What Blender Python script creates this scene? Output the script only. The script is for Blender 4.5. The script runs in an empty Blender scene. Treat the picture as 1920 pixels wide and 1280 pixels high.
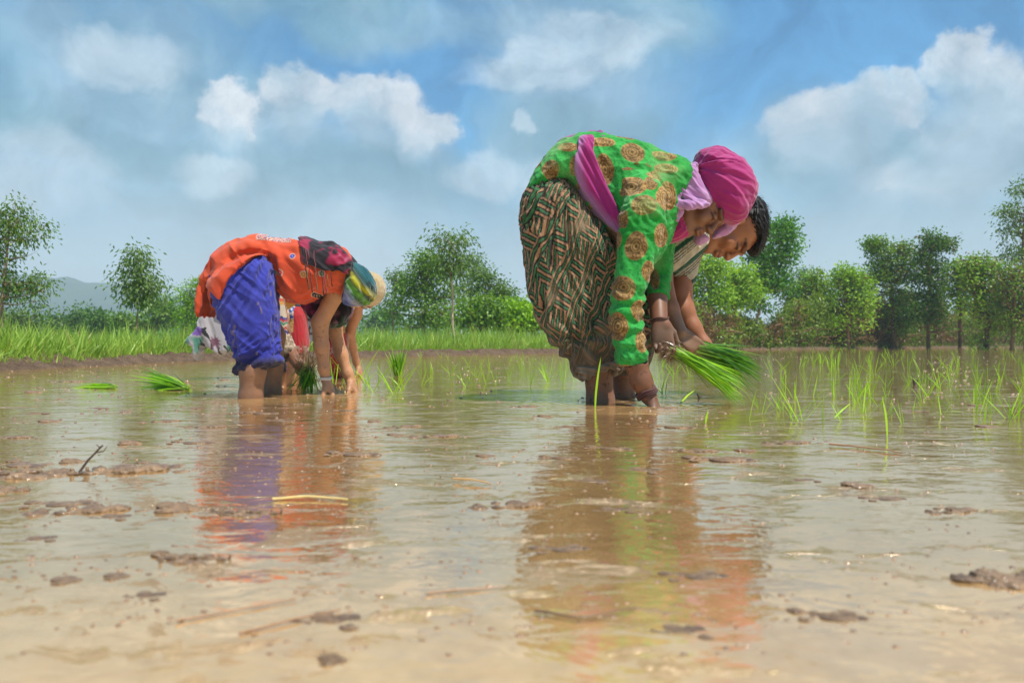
import bpy, math, random
import numpy as np
import openvdb
from mathutils import Vector, Matrix

# ------------------------------------------------------------------ camera, sky, sun, exposure
sc = bpy.context.scene
COL = bpy.context.collection
R = math.radians
LENS = 28.0
F = 1920 * LENS / 36.0            # focal length in photo pixels
HZ = 643.0                        # horizon row of the photograph
H0 = 0.22                         # lens height above the water
cd = bpy.data.cameras.new("camera")
cam = bpy.data.objects.new("camera", cd)
COL.objects.link(cam)
cam.location = (0, 0, H0)
cam.rotation_euler = (R(90), 0, 0)
cd.lens = LENS
cd.sensor_width = 36
cd.shift_y = (HZ - 640) / 1920.0
cd.clip_start = 0.02
cd.clip_end = 6000
cd.dof.use_dof = True
cd.dof.focus_distance = 3.2
cd.dof.aperture_fstop = 6.3
sc.camera = cam

SUN_EL, SUN_AZ = 66.0, 128.0      # azimuth clockwise from +Y (view direction)
sun = bpy.data.lights.new("sun", 'SUN')
sun.energy = 4.2
sun.angle = R(0.6)
sun.color = (1.0, 0.95, 0.86)
so = bpy.data.objects.new("sun", sun)
COL.objects.link(so)
sd = Vector((math.cos(R(SUN_EL)) * math.sin(R(SUN_AZ)), math.cos(R(SUN_EL)) * math.cos(R(SUN_AZ)), math.sin(R(SUN_EL))))
so.rotation_euler = sd.to_track_quat('Z', 'Y').to_euler()

sc.view_settings.view_transform = 'Standard'
sc.view_settings.look = 'None'
sc.view_settings.exposure = 0.68
sc.view_settings.gamma = 1
sc.cycles.use_denoising = True
sc.cycles.max_bounces = 6
sc.cycles.diffuse_bounces = 2
sc.cycles.glossy_bounces = 3
sc.cycles.transmission_bounces = 3
sc.cycles.volume_bounces = 0
sc.cycles.transparent_max_bounces = 6


class NT:
    """tiny node-tree helper"""
    def __init__(s, tree):
        s.t = tree
        s.n = tree.nodes
        s.l = tree.links

    def new(s, typ, **kw):
        n = s.n.new(typ)
        for k, v in kw.items():
            setattr(n, k, v)
        return n

    def put(s, sock, v):
        if isinstance(v, bpy.types.NodeSocket):
            s.l.new(v, sock)
        elif v is not None:
            if hasattr(sock.default_value, '__len__') and hasattr(v, '__len__') and len(v) == 3 and len(sock.default_value) == 4:
                v = (*v, 1)
            sock.default_value = v

    def math(s, op, a, b=None, c=None, clamp=False):
        n = s.new('ShaderNodeMath', operation=op, use_clamp=clamp)
        s.put(n.inputs[0], a)
        if b is not None: s.put(n.inputs[1], b)
        if c is not None: s.put(n.inputs[2], c)
        return n.outputs[0]

    def vmath(s, op, a, b=None):
        n = s.new('ShaderNodeVectorMath', operation=op)
        s.put(n.inputs[0], a)
        if b is not None: s.put(n.inputs[1], b)
        return n.outputs[0] if op not in ('LENGTH', 'DOT_PRODUCT', 'DISTANCE') else n.outputs['Value']

    def noise(s, vec, scale, detail=4, rough=0.55, dist=0.0, out='Fac'):
        n = s.new('ShaderNodeTexNoise')
        s.put(n.inputs['Vector'], vec)
        s.put(n.inputs['Scale'], scale)
        n.inputs['Detail'].default_value = detail
        n.inputs['Roughness'].default_value = rough
        n.inputs['Distortion'].default_value = dist
        return n.outputs[out]

    def ramp(s, fac, *stops, interp='LINEAR'):
        n = s.new('ShaderNodeValToRGB')
        e = n.color_ramp
        e.interpolation = interp
        while len(e.elements) < len(stops): e.elements.new(0.5)
        for el, (p, c) in zip(e.elements, stops):
            el.position = p
            el.color = (*c, 1) if hasattr(c, '__len__') else (c, c, c, 1)
        s.put(n.inputs[0], fac)
        return n.outputs[0]

    def mrange(s, v, a, b, c=0.0, d=1.0, smooth=False):
        n = s.new('ShaderNodeMapRange')
        if smooth: n.interpolation_type = 'SMOOTHSTEP'
        s.put(n.inputs[0], v)
        for i, x in enumerate((a, b, c, d)): s.put(n.inputs[i + 1], x)
        return n.outputs[0]

    def mix(s, fac, a, b, blend='MIX'):
        n = s.new('ShaderNodeMix', data_type='RGBA', blend_type=blend)
        s.put(n.inputs[0], fac)
        s.put(n.inputs[6], a)
        s.put(n.inputs[7], b)
        return n.outputs[2]

    def comb(s, x, y, z):
        n = s.new('ShaderNodeCombineXYZ')
        for i, v in enumerate((x, y, z)): s.put(n.inputs[i], v)
        return n.outputs[0]


# --- world: physical sky with cumulus and thin cloud laid out by compass bearing and elevation
w = bpy.data.worlds.new("World")
sc.world = w
w.use_nodes = True
N = NT(w.node_tree)
for n in list(N.n): N.n.remove(n)
sky = N.new('ShaderNodeTexSky', sky_type='NISHITA')
sky.sun_disc = False
sky.sun_elevation = R(SUN_EL)
sky.sun_rotation = R(SUN_AZ)
sky.air_density = 1.0
sky.dust_density = 1.0
sky.ozone_density = 2.0
tc = N.new('ShaderNodeTexCoord')
sep = N.new('ShaderNodeSeparateXYZ')
N.l.new(tc.outputs['Generated'], sep.inputs[0])
X, Y, Z = sep.outputs
az = N.math('ARCTAN2', X, Y)                       # radians, 0 = view direction, + to the right
el = N.math('ARCSINE', Z)
skyvec = N.comb(az, el, 0.0)


def azel(px, py):
    x, z = (px - 960) / F, (HZ - py) / F
    return math.atan2(x, 1), math.asin(z / math.sqrt(1 + x * x + z * z))


wob = N.vmath('SUBTRACT', N.noise(skyvec, 9.0, 5, 0.62, out='Color'), (0.5, 0.5, 0.5))
n_ = N.new('ShaderNodeVectorMath', operation='SCALE')
N.put(n_.inputs[0], wob)
n_.inputs['Scale'].default_value = 0.085
wv = N.vmath('ADD', skyvec, n_.outputs[0])
wob2 = N.vmath('SUBTRACT', N.noise(skyvec, 3.5, 5, 0.6, out='Color'), (0.5, 0.5, 0.5))
n_ = N.new('ShaderNodeVectorMath', operation='SCALE')
N.put(n_.inputs[0], wob2)
n_.inputs['Scale'].default_value = 0.22
wv2 = N.vmath('ADD', skyvec, n_.outputs[0])


def blob_field(blobs, vec):
    """max over soft ellipses given as photo bearings (cx, cy, rx, ry)"""
    out = None
    for cx, cy, rx, ry in blobs:
        a, e = azel(cx, cy)
        sx, sy = rx / F, ry / F
        m = N.new('ShaderNodeMapping', vector_type='TEXTURE')
        m.inputs['Location'].default_value = (a, e, 0)
        m.inputs['Scale'].default_value = (sx, sy, 1)
        N.l.new(vec, m.inputs['Vector'])
        d = N.vmath('LENGTH', m.outputs[0])
        v = N.math('SUBTRACT', 1.0, d)
        out = v if out is None else N.math('SMOOTH_MAX', out, v, 0.12)
    return out


CUM = [(440, 215, 70, 65), (560, 190, 85, 80), (690, 205, 125, 80), (790, 250, 75, 60), (575, 150, 40, 32),
       
       (1560, 265, 140, 95), (1660, 200, 95, 70), (1790, 130, 70, 62), (1840, 230, 160, 110), (1490, 290, 65, 55),
       (1730, 330, 190, 60), (2150, 200, 200, 160), (2600, 330, 250, 160), (-700, 250, 260, 140)]
CUM2 = [(980, 235, 26, 24), (915, 335, 95, 45), (1030, 350, 60, 60), (405, 320, 90, 42), (60, 310, 130, 90), (-200, 330, 160, 130), (230, 110, 120, 60), (1000, 120, 160, 50), (1130, 70, 150, 50)]
UNDER = [(640, 335, 230, 48), (30, 235, 130, 60), (1110, 265, 180, 50), (1690, 300, 260, 50), (420, 370, 200, 40), (1850, 330, 200, 40), (300, 290, 150, 40)]
VEIL = [(150, 160, 330, 160), (600, 40, 450, 75), (330, 260, 330, 150), (1080, 60, 260, 110), (1090, 180, 240, 130),
        (740, 350, 380, 100), (1200, 60, 150, 120), (1700, 330, 500, 140), (1900, 170, 140, 80), (1000, 300, 180, 120),
        (-300, 80, 350, 200), (900, -120, 700, 120), (600, 460, 2600, 150)]
wob3 = N.vmath('SUBTRACT', N.noise(skyvec, 30.0, 4, 0.6, out='Color'), (0.5, 0.5, 0.5))
n_ = N.new('ShaderNodeVectorMath', operation='SCALE')
N.put(n_.inputs[0], wob3)
n_.inputs['Scale'].default_value = 0.022
wv = N.vmath('ADD', wv, n_.outputs[0])
cf = blob_field(CUM, wv)
cup = blob_field(CUM, N.vmath('ADD', wv, (0.008, 0.032, 0)))
topn = N.mrange(N.math('SUBTRACT', cf, cup), 0.02, 0.30, 0, 1, True)
crisp = N.mrange(cf, 0.0, 0.25, 0, 1, True)
soft = N.mrange(cf, -0.02, 0.75, 0, 1, True)
cum = N.math('ADD', N.math('MULTIPLY', crisp, topn), N.math('MULTIPLY', soft, N.math('SUBTRACT', 1.0, topn)))
veil = N.mrange(blob_field(VEIL, wv2), -0.12, 0.55, 0, 1, True)
gen = N.mrange(N.noise(tc.outputs['Generated'], 2.2, 6, 0.6), 0.47, 0.66, 0, 1, True)    # broken cloud over the rest of the sky
inview = N.math('MULTIPLY', N.math('LESS_THAN', N.math('ABSOLUTE', az), 0.85), N.math('LESS_THAN', el, 0.48))
gen = N.math('MULTIPLY', gen, N.math('SUBTRACT', 1.0, inview))
veil = N.math('MAXIMUM', veil, gen)
# light and shaded sides: each cloud body is bright along its sunlit top, blue-grey in its thick underside
puff = N.noise(wv, 13.0, 6, 0.6)
body = N.noise(wv2, 4.0, 5, 0.55)
edge = N.mrange(cup, -0.1, 0.62, 1.0, 0.10, True)
lit = N.math('MULTIPLY', edge, N.mrange(puff, 0.34, 0.62, 0.15, 1.15), clamp=True)
lit = N.math('MULTIPLY', lit, N.mrange(topn, 0.0, 0.7, 0.55, 1.0), clamp=True)
cumcol = N.mix(lit, (3.1, 4.4, 5.4), (5.9, 6.3, 6.7))
veilcol = N.mix(N.mrange(body, 0.40, 0.62), (1.5, 3.05, 4.0), (3.2, 4.5, 5.4))
base = N.mix(1.0, sky.outputs[0], (0.42, 0.98, 1.18), 'MULTIPLY')
c1 = N.mix(N.math('MULTIPLY', veil, N.mrange(N.noise(wv2, 6.0, 5, 0.6), 0.25, 0.7, 0.45, 0.95)), base, veilcol)
und = N.mrange(blob_field(UNDER, wv2), -0.25, 0.6, 0, 0.75, True)
c1 = N.mix(und, c1, (1.45, 2.95, 3.8))
cum2 = N.mrange(blob_field(CUM2, wv), -0.05, 0.5, 0, 0.6, True)
c1 = N.mix(N.math('MULTIPLY', cum2, N.mrange(puff, 0.3, 0.6, 0.45, 1.0)), c1, (5.4, 6.3, 7.0))
c2 = N.mix(N.math('MULTIPLY', cum, 0.93), c1, cumcol)
tex = N.noise(wv2, 7.5, 7, 0.66, 0.5)
tv = N.mrange(tex, 0.33, 0.67, 0.76, 1.22)
c2 = N.mix(1.0, c2, N.comb(N.math('POWER', tv, 1.15), tv, N.math('POWER', tv, 0.85)), 'MULTIPLY')
hz = N.mrange(el, 0.0, 0.24, 0.9, 0.0, True)
c3 = N.mix(hz, c2, (5.3, 5.8, 5.85))
bg = N.new('ShaderNodeBackground')
N.l.new(c3, bg.inputs[0])
bg.inputs[1].default_value = 0.085
wo = N.new('ShaderNodeOutputWorld')
N.l.new(bg.outputs[0], wo.inputs[0])
w.cycles.sampling_method = 'MANUAL'
w.cycles.sample_map_resolution = 512

# ------------------------------------------------------------------ helpers
rng = np.random.default_rng(7)


def lin(c):
    """sRGB 0-255 -> linear"""
    c = np.asarray(c, float) / 255.0
    return np.where(c <= 0.04045, c / 12.92, ((c + 0.055) / 1.055) ** 2.4)


def P(px, py, Y):
    """point of the place seen at photo pixel (px, py) at distance Y"""
    return np.array([(px - 960) / F * Y, Y, H0 - (py - HZ) / F * Y])


def W(px, py):
    """where that pixel meets the water"""
    Y = H0 * F / (py - HZ)
    return np.array([(px - 960) / F * Y, Y, 0.0])


_perm = np.random.default_rng(3).random((64, 64, 64)).astype(np.float32) * 2 - 1


def vn(p, off=0):
    """value noise in [-1, 1], p (N,3)"""
    p = np.asarray(p, np.float32) + off * 7.31
    i = np.floor(p).astype(int)
    f = p - i
    f = f * f * (3 - 2 * f)
    i &= 63
    j = (i + 1) & 63
    x, y, z = f.T
    a = _perm
    c00 = a[i[:, 0], i[:, 1], i[:, 2]] * (1 - x) + a[j[:, 0], i[:, 1], i[:, 2]] * x
    c10 = a[i[:, 0], j[:, 1], i[:, 2]] * (1 - x) + a[j[:, 0], j[:, 1], i[:, 2]] * x
    c01 = a[i[:, 0], i[:, 1], j[:, 2]] * (1 - x) + a[j[:, 0], i[:, 1], j[:, 2]] * x
    c11 = a[i[:, 0], j[:, 1], j[:, 2]] * (1 - x) + a[j[:, 0], j[:, 1], j[:, 2]] * x
    return (c00 * (1 - y) + c10 * y) * (1 - z) + (c01 * (1 - y) + c11 * y) * z


def fbm(p, o=4, off=0):
    s, a, t = 0, 1.0, 0
    p = np.asarray(p, np.float32)
    for k in range(o):
        s = s + a * vn(p, off + k * 3)
        t += a
        p = p * 2.03
        a *= 0.5
    return s / t


def sm(a, b, x):
    t = np.clip((x - a) / (b - a), 0, 1)
    return t * t * (3 - 2 * t)


def mixc(a, b, t):
    t = np.asarray(t)[:, None]
    return np.asarray(a) * (1 - t) + np.asarray(b) * t


def mesh_from(name, verts, faces, mat=None, parent=None, cols=None, smooth=True):
    """faces: (M,3) or (M,4) array or list of such arrays"""
    if not isinstance(faces, list): faces = [faces]
    faces = [np.asarray(f) for f in faces if len(f)]
    me = bpy.data.meshes.new(name)
    nv = len(verts)
    nl = sum(f.size for f in faces)
    npoly = sum(len(f) for f in faces)
    me.vertices.add(nv)
    me.vertices.foreach_set('co', np.asarray(verts, np.float32).ravel())
    me.loops.add(nl)
    me.loops.foreach_set('vertex_index', np.concatenate([f.ravel() for f in faces]).astype(np.int32))
    me.polygons.add(npoly)
    tot = np.concatenate([np.full(len(f), f.shape[1]) for f in faces])
    me.polygons.foreach_set('loop_start', (np.cumsum(tot) - tot).astype(np.int32))
    me.update(calc_edges=True)
    if smooth:
        me.polygons.foreach_set('use_smooth', np.ones(npoly, bool))
    if cols is not None:
        at = me.color_attributes.new('Col', 'FLOAT_COLOR', 'POINT')
        c = np.ones((nv, 4), np.float32)
        c[:, :3] = cols
        at.data.foreach_set('color', c.ravel())
    if mat: me.materials.append(mat)
    o = bpy.data.objects.new(name, me)
    COL.objects.link(o)
    if parent: o.parent = parent
    return o


def tag(o, label=None, cat=None, group=None, kind=None):
    if label: o['label'] = label
    if cat: o['category'] = cat
    if group: o['group'] = group
    if kind: o['kind'] = kind
    return o


def empty(name, loc, label, cat, group=None):
    o = bpy.data.objects.new(name, None)
    o.empty_display_size = 0.1
    COL.objects.link(o)
    o.location = loc
    bpy.context.view_layer.update()
    tag(o, label, cat, group)
    return o


def keep(o, root):
    """parent to root, geometry given in world coordinates"""
    o.parent = root
    o.matrix_parent_inverse = Matrix.Translation(-Vector(root.location))
    return o


def tube(pts, rad, n=8, caps=True):
    pts = np.asarray(pts, float)
    rad = np.asarray(rad, float) * np.ones(len(pts))
    t = np.gradient(pts, axis=0)
    t /= np.linalg.norm(t, axis=1)[:, None] + 1e-9
    up = np.array([0.13, 0.21, 0.97]) if abs(t[0][2]) < 0.9 else np.array([1.0, 0.1, 0])
    V = []
    a = np.cross(up, t[0])
    for k in range(len(pts)):
        a = a - t[k] * (a @ t[k])
        a /= np.linalg.norm(a) + 1e-9
        b = np.cross(t[k], a)
        th = np.linspace(0, 2 * np.pi, n, endpoint=False)
        V.append(pts[k] + rad[k] * (np.cos(th)[:, None] * a + np.sin(th)[:, None] * b))
    V = np.concatenate(V)
    fs = []
    for k in range(len(pts) - 1):
        for j in range(n):
            fs.append((k * n + j, k * n + (j + 1) % n, (k + 1) * n + (j + 1) % n, (k + 1) * n + j))
    return V, np.array(fs)


class MB:
    """collects pieces of one mesh"""
    def __init__(s):
        s.v, s.f, s.c, s.n = [], [], [], 0

    def add(s, v, f, c=None):
        s.v.append(v)
        s.f.append(np.asarray(f) + s.n)
        if c is not None: s.c.append(np.ones((len(v), 3)) * c)
        s.n += len(v)

    def build(s, name, mat, parent=None, smooth=True):
        return mesh_from(name, np.concatenate(s.v), s.f, mat, parent, np.concatenate(s.c) if s.c else None, smooth)


def blades(P0, D, L, Wd, droop, nseg=4, side=None, taper=0.9, seed=0):
    """curved grass blades as tapering strips, vectorised"""
    n = len(P0)
    r = np.random.default_rng(seed)
    D = D / np.linalg.norm(D, axis=1)[:, None]
    if side is None:
        side = np.cross(D, r.normal(size=(n, 3)))
        side /= np.linalg.norm(side, axis=1)[:, None] + 1e-9
    V = np.zeros((n, (nseg + 1) * 2, 3), np.float32)
    for k in range(nseg + 1):
        t = k / nseg
        c = P0 + D * (L * t)[:, None]
        c[:, 2] -= droop * L * t * t
        ww = Wd * (0.55 + 0.9 * t if t < 0.35 else 0.865) * (1 - max(0, (t - 0.35) / 0.65) ** 1.6 * taper)
        V[:, 2 * k] = c - side * ww[:, None] / 2
        V[:, 2 * k + 1] = c + side * ww[:, None] / 2
    b = (np.arange(n) * (nseg + 1) * 2)[:, None]
    fs = [b + np.array([2 * k, 2 * k + 1, 2 * k + 3, 2 * k + 2]) for k in range(nseg)]
    return V.reshape(-1, 3), np.concatenate(fs), (nseg + 1) * 2


def leaves(C, D, L, Wd, seed=0):
    """flat pointed leaves: rhombus of 4 verts folded at the midrib"""
    n = len(C)
    r = np.random.default_rng(seed)
    D = D / (np.linalg.norm(D, axis=1)[:, None] + 1e-9)
    s = np.cross(D, r.normal(size=(n, 3)))
    s /= np.linalg.norm(s, axis=1)[:, None] + 1e-9
    V = np.zeros((n, 4, 3), np.float32)
    V[:, 0] = C
    V[:, 1] = C + D * (L * 0.45)[:, None] + s * (Wd / 2)[:, None]
    V[:, 2] = C + D * L[:, None]
    V[:, 3] = C + D * (L * 0.45)[:, None] - s * (Wd / 2)[:, None]
    return V.reshape(-1, 3), (np.arange(n) * 4)[:, None] + np.array([0, 1, 2, 3])


# ------------------------------------------------------------------ signed-distance sculpting
def poly_sdf(X, Z, Pn):
    d = np.full(X.shape, 1e9, np.float32)
    ins = np.zeros(X.shape, bool)
    n = len(Pn)
    for i in range(n):
        a, b = Pn[i], Pn[(i + 1) % n]
        ex, ez = b[0] - a[0], b[1] - a[1]
        wx, wz = X - a[0], Z - a[1]
        t = np.clip((wx * ex + wz * ez) / (ex * ex + ez * ez + 1e-12), 0, 1)
        d = np.minimum(d, (wx - ex * t) ** 2 + (wz - ez * t) ** 2)
        c = (a[1] <= Z) != (b[1] <= Z)
        if ez != 0:
            ins ^= c & (X < a[0] + (Z - a[1]) * ex / ez)
    d = np.sqrt(d)
    return np.where(ins, -d, d)


def chaikin(p, n=1):
    p = np.asarray(p, float)
    for _ in range(n):
        q = np.roll(p, -1, 0)
        p = np.stack([p * 0.78 + q * 0.22, p * 0.22 + q * 0.78], 1).reshape(-1, 2)
    return p


def pxpoly(poly, Y, ch=1):
    q = chaikin(poly, ch) if ch else np.asarray(poly, float)
    return np.stack([(q[:, 0] - 960) / F * Y, H0 - (q[:, 1] - HZ) / F * Y], 1)


class Vol:
    def __init__(s, lo, hi, v):
        s.lo, s.v = np.asarray(lo, float), v
        s.n = np.ceil((np.asarray(hi, float) - s.lo) / v).astype(int) + 1
        s.f = np.full(s.n, 1.0, np.float32)
        s.cores = []

    @staticmethod
    def px(x0, y0, x1, y1, Ya, Yb, v):
        Ym = (Ya + Yb) / 2
        a, b = P(x0, y1, Ym), P(x1, y0, Ym)
        return Vol((a[0] - .03, Ya, a[2] - .02), (b[0] + .03, Yb, b[2] + .03), v)

    def copy(s):
        o = Vol.__new__(Vol)
        o.lo, o.v, o.n, o.f, o.cores = s.lo, s.v, s.n, s.f.copy(), []
        return o

    def inside(s, g, margin):
        """keep this body clear below the surface of the garment g"""
        ix = [np.clip(np.round((s.lo[k] + s.v * np.arange(s.n[k]) - g.lo[k]) / g.v).astype(int), 0, g.n[k] - 1) for k in range(3)]
        G = g.f[np.ix_(*ix)]
        s.f = np.where(G < 0, np.maximum(s.f, G + margin), s.f)

    def rejoin(s):
        for a, b, r_ in list(s.cores):
            s.cone(a, b, r_, r_, .004)

    def sub(s, lo, hi, m):
        i0 = np.clip(np.floor((np.minimum(lo, hi) - m - s.lo) / s.v).astype(int), 0, s.n)
        i1 = np.clip(np.ceil((np.maximum(lo, hi) + m - s.lo) / s.v).astype(int) + 1, 0, s.n)
        sl = tuple(slice(a, b) for a, b in zip(i0, i1))
        X, Y, Z = [(s.lo[k] + s.v * np.arange(i0[k], i1[k])).astype(np.float32) for k in range(3)]
        return sl, X[:, None, None], Y[None, :, None], Z[None, None, :]

    def join(s, sl, d, k):
        a = s.f[sl]
        if a.size == 0: return
        d = d.astype(np.float32)
        if k > 0:
            h = np.maximum(k - np.abs(a - d), 0) / k
            s.f[sl] = np.minimum(a, d) - h * h * k * 0.25
        else:
            s.f[sl] = np.minimum(a, d)

    def cone(s, a, b, ra, rb, k=0.01, op='add'):
        a, b = np.asarray(a, float), np.asarray(b, float)
        m = max(ra, rb) + k + 4 * s.v
        sl, X, Y, Z = s.sub(np.minimum(a, b), np.maximum(a, b), m)
        e = b - a
        t = np.clip(((X - a[0]) * e[0] + (Y - a[1]) * e[1] + (Z - a[2]) * e[2]) / (e @ e + 1e-12), 0, 1)
        d = np.sqrt((X - a[0] - t * e[0]) ** 2 + (Y - a[1] - t * e[1]) ** 2 + (Z - a[2] - t * e[2]) ** 2) - (ra + (rb - ra) * t)
        if op == 'add': s.join(sl, d, k)
        else: s.carve(sl, d, k)

    def carve(s, sl, d, k):
        a, d = s.f[sl], -d.astype(np.float32)
        h = np.maximum(k - np.abs(a - d), 0) / max(k, 1e-6)
        s.f[sl] = np.maximum(a, d) + h * h * k * 0.25

    def chain(s, pts, rad, k=0.012):
        for i in range(len(pts) - 1):
            s.cone(pts[i], pts[i + 1], rad[i], rad[i + 1], k)
            s.cores.append((pts[i], pts[i + 1], min(rad[i], rad[i + 1]) * .45))

    def ell(s, c, r, M=None, k=0.01, op='add'):
        c, r = np.asarray(c, float), np.asarray(r, float)
        M = np.eye(3) if M is None else np.asarray(M)
        m = max(r) + k + 4 * s.v
        sl, X, Y, Z = s.sub(c, c, m)
        X, Y, Z = X - c[0], Y - c[1], Z - c[2]
        k0 = k1 = 0
        for j in range(3):
            q = X * M[j][0] + Y * M[j][1] + Z * M[j][2]
            k0 = k0 + (q / r[j]) ** 2
            k1 = k1 + (q / r[j] ** 2) ** 2
        k0, k1 = np.sqrt(k0), np.sqrt(k1) + 1e-6
        d = k0 * (k0 - 1) / k1
        if op == 'add': s.join(sl, d, k)
        else: s.carve(sl, d, k)

    def prism(s, poly, Yc, H, Rr, k=0.01, ch=1, op='add', slope=(0, 0), Yref=None):
        """outline (photo pixels at distance Yref) given real half-thickness H with rounded rim Rr"""
        Q = pxpoly(poly, Yref or Yc, ch)
        m = k + 4 * s.v
        sl, X, Y, Z = s.sub(np.array([Q[:, 0].min(), Yc - H - .12 * any(slope), Q[:, 1].min()]), np.array([Q[:, 0].max(), Yc + H + .12 * any(slope), Q[:, 1].max()]), m)
        d2 = poly_sdf(X[:, 0, 0][:, None] + 0 * Z[0, 0, :][None], Z[0, 0, :][None] + 0 * X[:, 0, 0][:, None], Q)[:, None, :]
        cx, cz = Q[:, 0].mean(), Q[:, 1].mean()
        yy = np.abs(Y - (Yc + slope[0] * (X - cx) + slope[1] * (Z - cz)))
        a, b = d2 + Rr, yy - (H - Rr)
        d = np.sqrt(np.maximum(a, 0) ** 2 + np.maximum(b, 0) ** 2) + np.minimum(np.maximum(a, b), 0) - Rr
        if op == 'add': s.join(sl, d, k)
        elif op == 'cut': s.carve(sl, d, k)
        elif op == 'and':
            f = np.full(s.f.shape, 1.0, np.float32)
            f[sl] = np.maximum(s.f[sl], d)
            s.f = f

    def plane(s, p, n):
        p, n = np.asarray(p, float), np.asarray(n, float)
        n = n / np.linalg.norm(n)
        sl, X, Y, Z = s.sub(s.lo, s.lo + s.v * s.n, 0)
        s.f = np.maximum(s.f, ((X - p[0]) * n[0] + (Y - p[1]) * n[1] + (Z - p[2]) * n[2]).astype(np.float32))

    def patch(s, src, off, poly, Yref, thick=None, ch=1, ya=None, yb=None):
        """cloth lying on src: src grown by off, kept inside the outline"""
        g = src.f - off
        if thick: g = np.maximum(g, -(src.f - off + thick))
        sl, X, Y, Z = s.sub(s.lo, s.lo + s.v * s.n, 0)
        Q = pxpoly(poly, Yref, ch)
        d2 = poly_sdf(X[:, 0, 0][:, None] + 0 * Z[0, 0, :][None], Z[0, 0, :][None] + 0 * X[:, 0, 0][:, None], Q)[:, None, :]
        g = np.maximum(g, d2)
        if ya is not None: g = np.maximum(g, ya - Y)
        if yb is not None: g = np.maximum(g, Y - yb)
        s.f = np.minimum(s.f, g.astype(np.float32))

    def mesh(s, name, mat, color, disp=None, root=None, extra=None):
        f = np.clip(s.f, -3 * s.v, 3 * s.v)
        f[0] = f[-1] = 3 * s.v
        f[:, 0] = f[:, -1] = 3 * s.v
        f[:, :, 0] = f[:, :, -1] = 3 * s.v
        g = openvdb.FloatGrid(3 * s.v)
        g.copyFromArray(f)
        pts, quads = g.convertToQuads(0.0)
        pts = s.lo + pts * s.v
        quads = quads[:, ::-1]
        me0 = mesh_from(name, pts, quads)
        nr = np.zeros(len(pts) * 3, np.float32)
        me0.data.vertices.foreach_get('normal', nr)
        nr = nr.reshape(-1, 3)
        # make normals point outwards
        c = pts[quads]
        vol = np.einsum('ij,ij->i', c[:, 0], np.cross(c[:, 1], c[:, 2])).sum()
        if vol < 0:
            quads = quads[:, ::-1]
            nr = -nr
        bpy.data.objects.remove(me0)
        if disp is not None:
            pts = pts + nr * np.asarray(disp(pts, nr))[:, None]
        cols = color(pts, nr) if callable(color) else np.ones((len(pts), 3)) * color
        if extra:
            quads = np.concatenate([quads, extra[1] + len(pts)])
            pts = np.concatenate([pts, extra[0]])
            cols = np.concatenate([cols, extra[2]])
        o = mesh_from(name, pts, quads, mat, None, cols)
        if root: keep(o, root)
        return o


# ------------------------------------------------------------------ materials
def new_mat(name):
    m = bpy.data.materials.new(name)
    m.use_nodes = True
    t = NT(m.node_tree)
    for n in list(t.n): t.n.remove(n)
    o = t.new('ShaderNodeOutputMaterial')
    return m, t, o


def vcol_mat(name, rough=0.85, bump=0.0, bscale=400, spec=0.3, sheen=0.0, coat=0.0, var=0.12, sss=0.0, vscale=18, weave=0.0, gain=1.0):
    m, t, o = new_mat(name)
    a = t.new('ShaderNodeAttribute', attribute_name='Col')
    ob = t.new('ShaderNodeTexCoord').outputs['Object']
    col = a.outputs[0]
    if var or gain != 1:
        v = t.mrange(t.noise(ob, vscale, 5, 0.65), 0.3, 0.7, gain * (1 - var), gain * (1 + var))
        col = t.mix(1.0, col, t.comb(v, v, v), 'MULTIPLY')
    b = t.new('ShaderNodeBsdfPrincipled')
    t.put(b.inputs['Base Color'], col)
    t.put(b.inputs['Roughness'], t.mrange(t.noise(ob, 9, 4), 0.3, 0.7, max(0.05, rough - .1), min(1, rough + .08)))
    b.inputs['Specular IOR Level'].default_value = spec
    if sheen:
        b.inputs['Sheen Weight'].default_value = sheen
        b.inputs['Sheen Roughness'].default_value = 0.5
    if coat:
        b.inputs['Coat Weight'].default_value = coat
        b.inputs['Coat Roughness'].default_value = 0.18
    if sss:
        b.inputs['Subsurface Weight'].default_value = sss
        b.inputs['Subsurface Radius'].default_value = (0.012, 0.005, 0.003)
    if bump:
        h = t.noise(ob, bscale, 3, 0.6)
        if weave:
            h = t.math('ADD', h, t.math('MULTIPLY', t.noise(ob, 35, 4, 0.6, 0.6), weave))
        bn = t.new('ShaderNodeBump')
        bn.inputs['Strength'].default_value = bump
        bn.inputs['Distance'].default_value = 0.002
        t.put(bn.inputs['Height'], h)
        t.l.new(bn.outputs[0], b.inputs['Normal'])
    t.l.new(b.outputs[0], o.inputs[0])
    return m


def leaf_mat(name, trans=0.35, rough=0.45, spec=0.35):
    m, t, o = new_mat(name)
    a = t.new('ShaderNodeAttribute', attribute_name='Col')
    b = t.new('ShaderNodeBsdfPrincipled')
    t.put(b.inputs['Base Color'], a.outputs[0])
    b.inputs['Roughness'].default_value = rough
    b.inputs['Specular IOR Level'].default_value = spec
    tr = t.new('ShaderNodeBsdfTranslucent')
    t.put(tr.inputs[0], t.mix(1.0, a.outputs[0], (1.25, 1.3, 0.6), 'MULTIPLY'))
    mx = t.new('ShaderNodeMixShader')
    mx.inputs[0].default_value = trans
    t.l.new(b.outputs[0], mx.inputs[1])
    t.l.new(tr.outputs[0], mx.inputs[2])
    t.l.new(mx.outputs[0], o.inputs[0])
    return m


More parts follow.
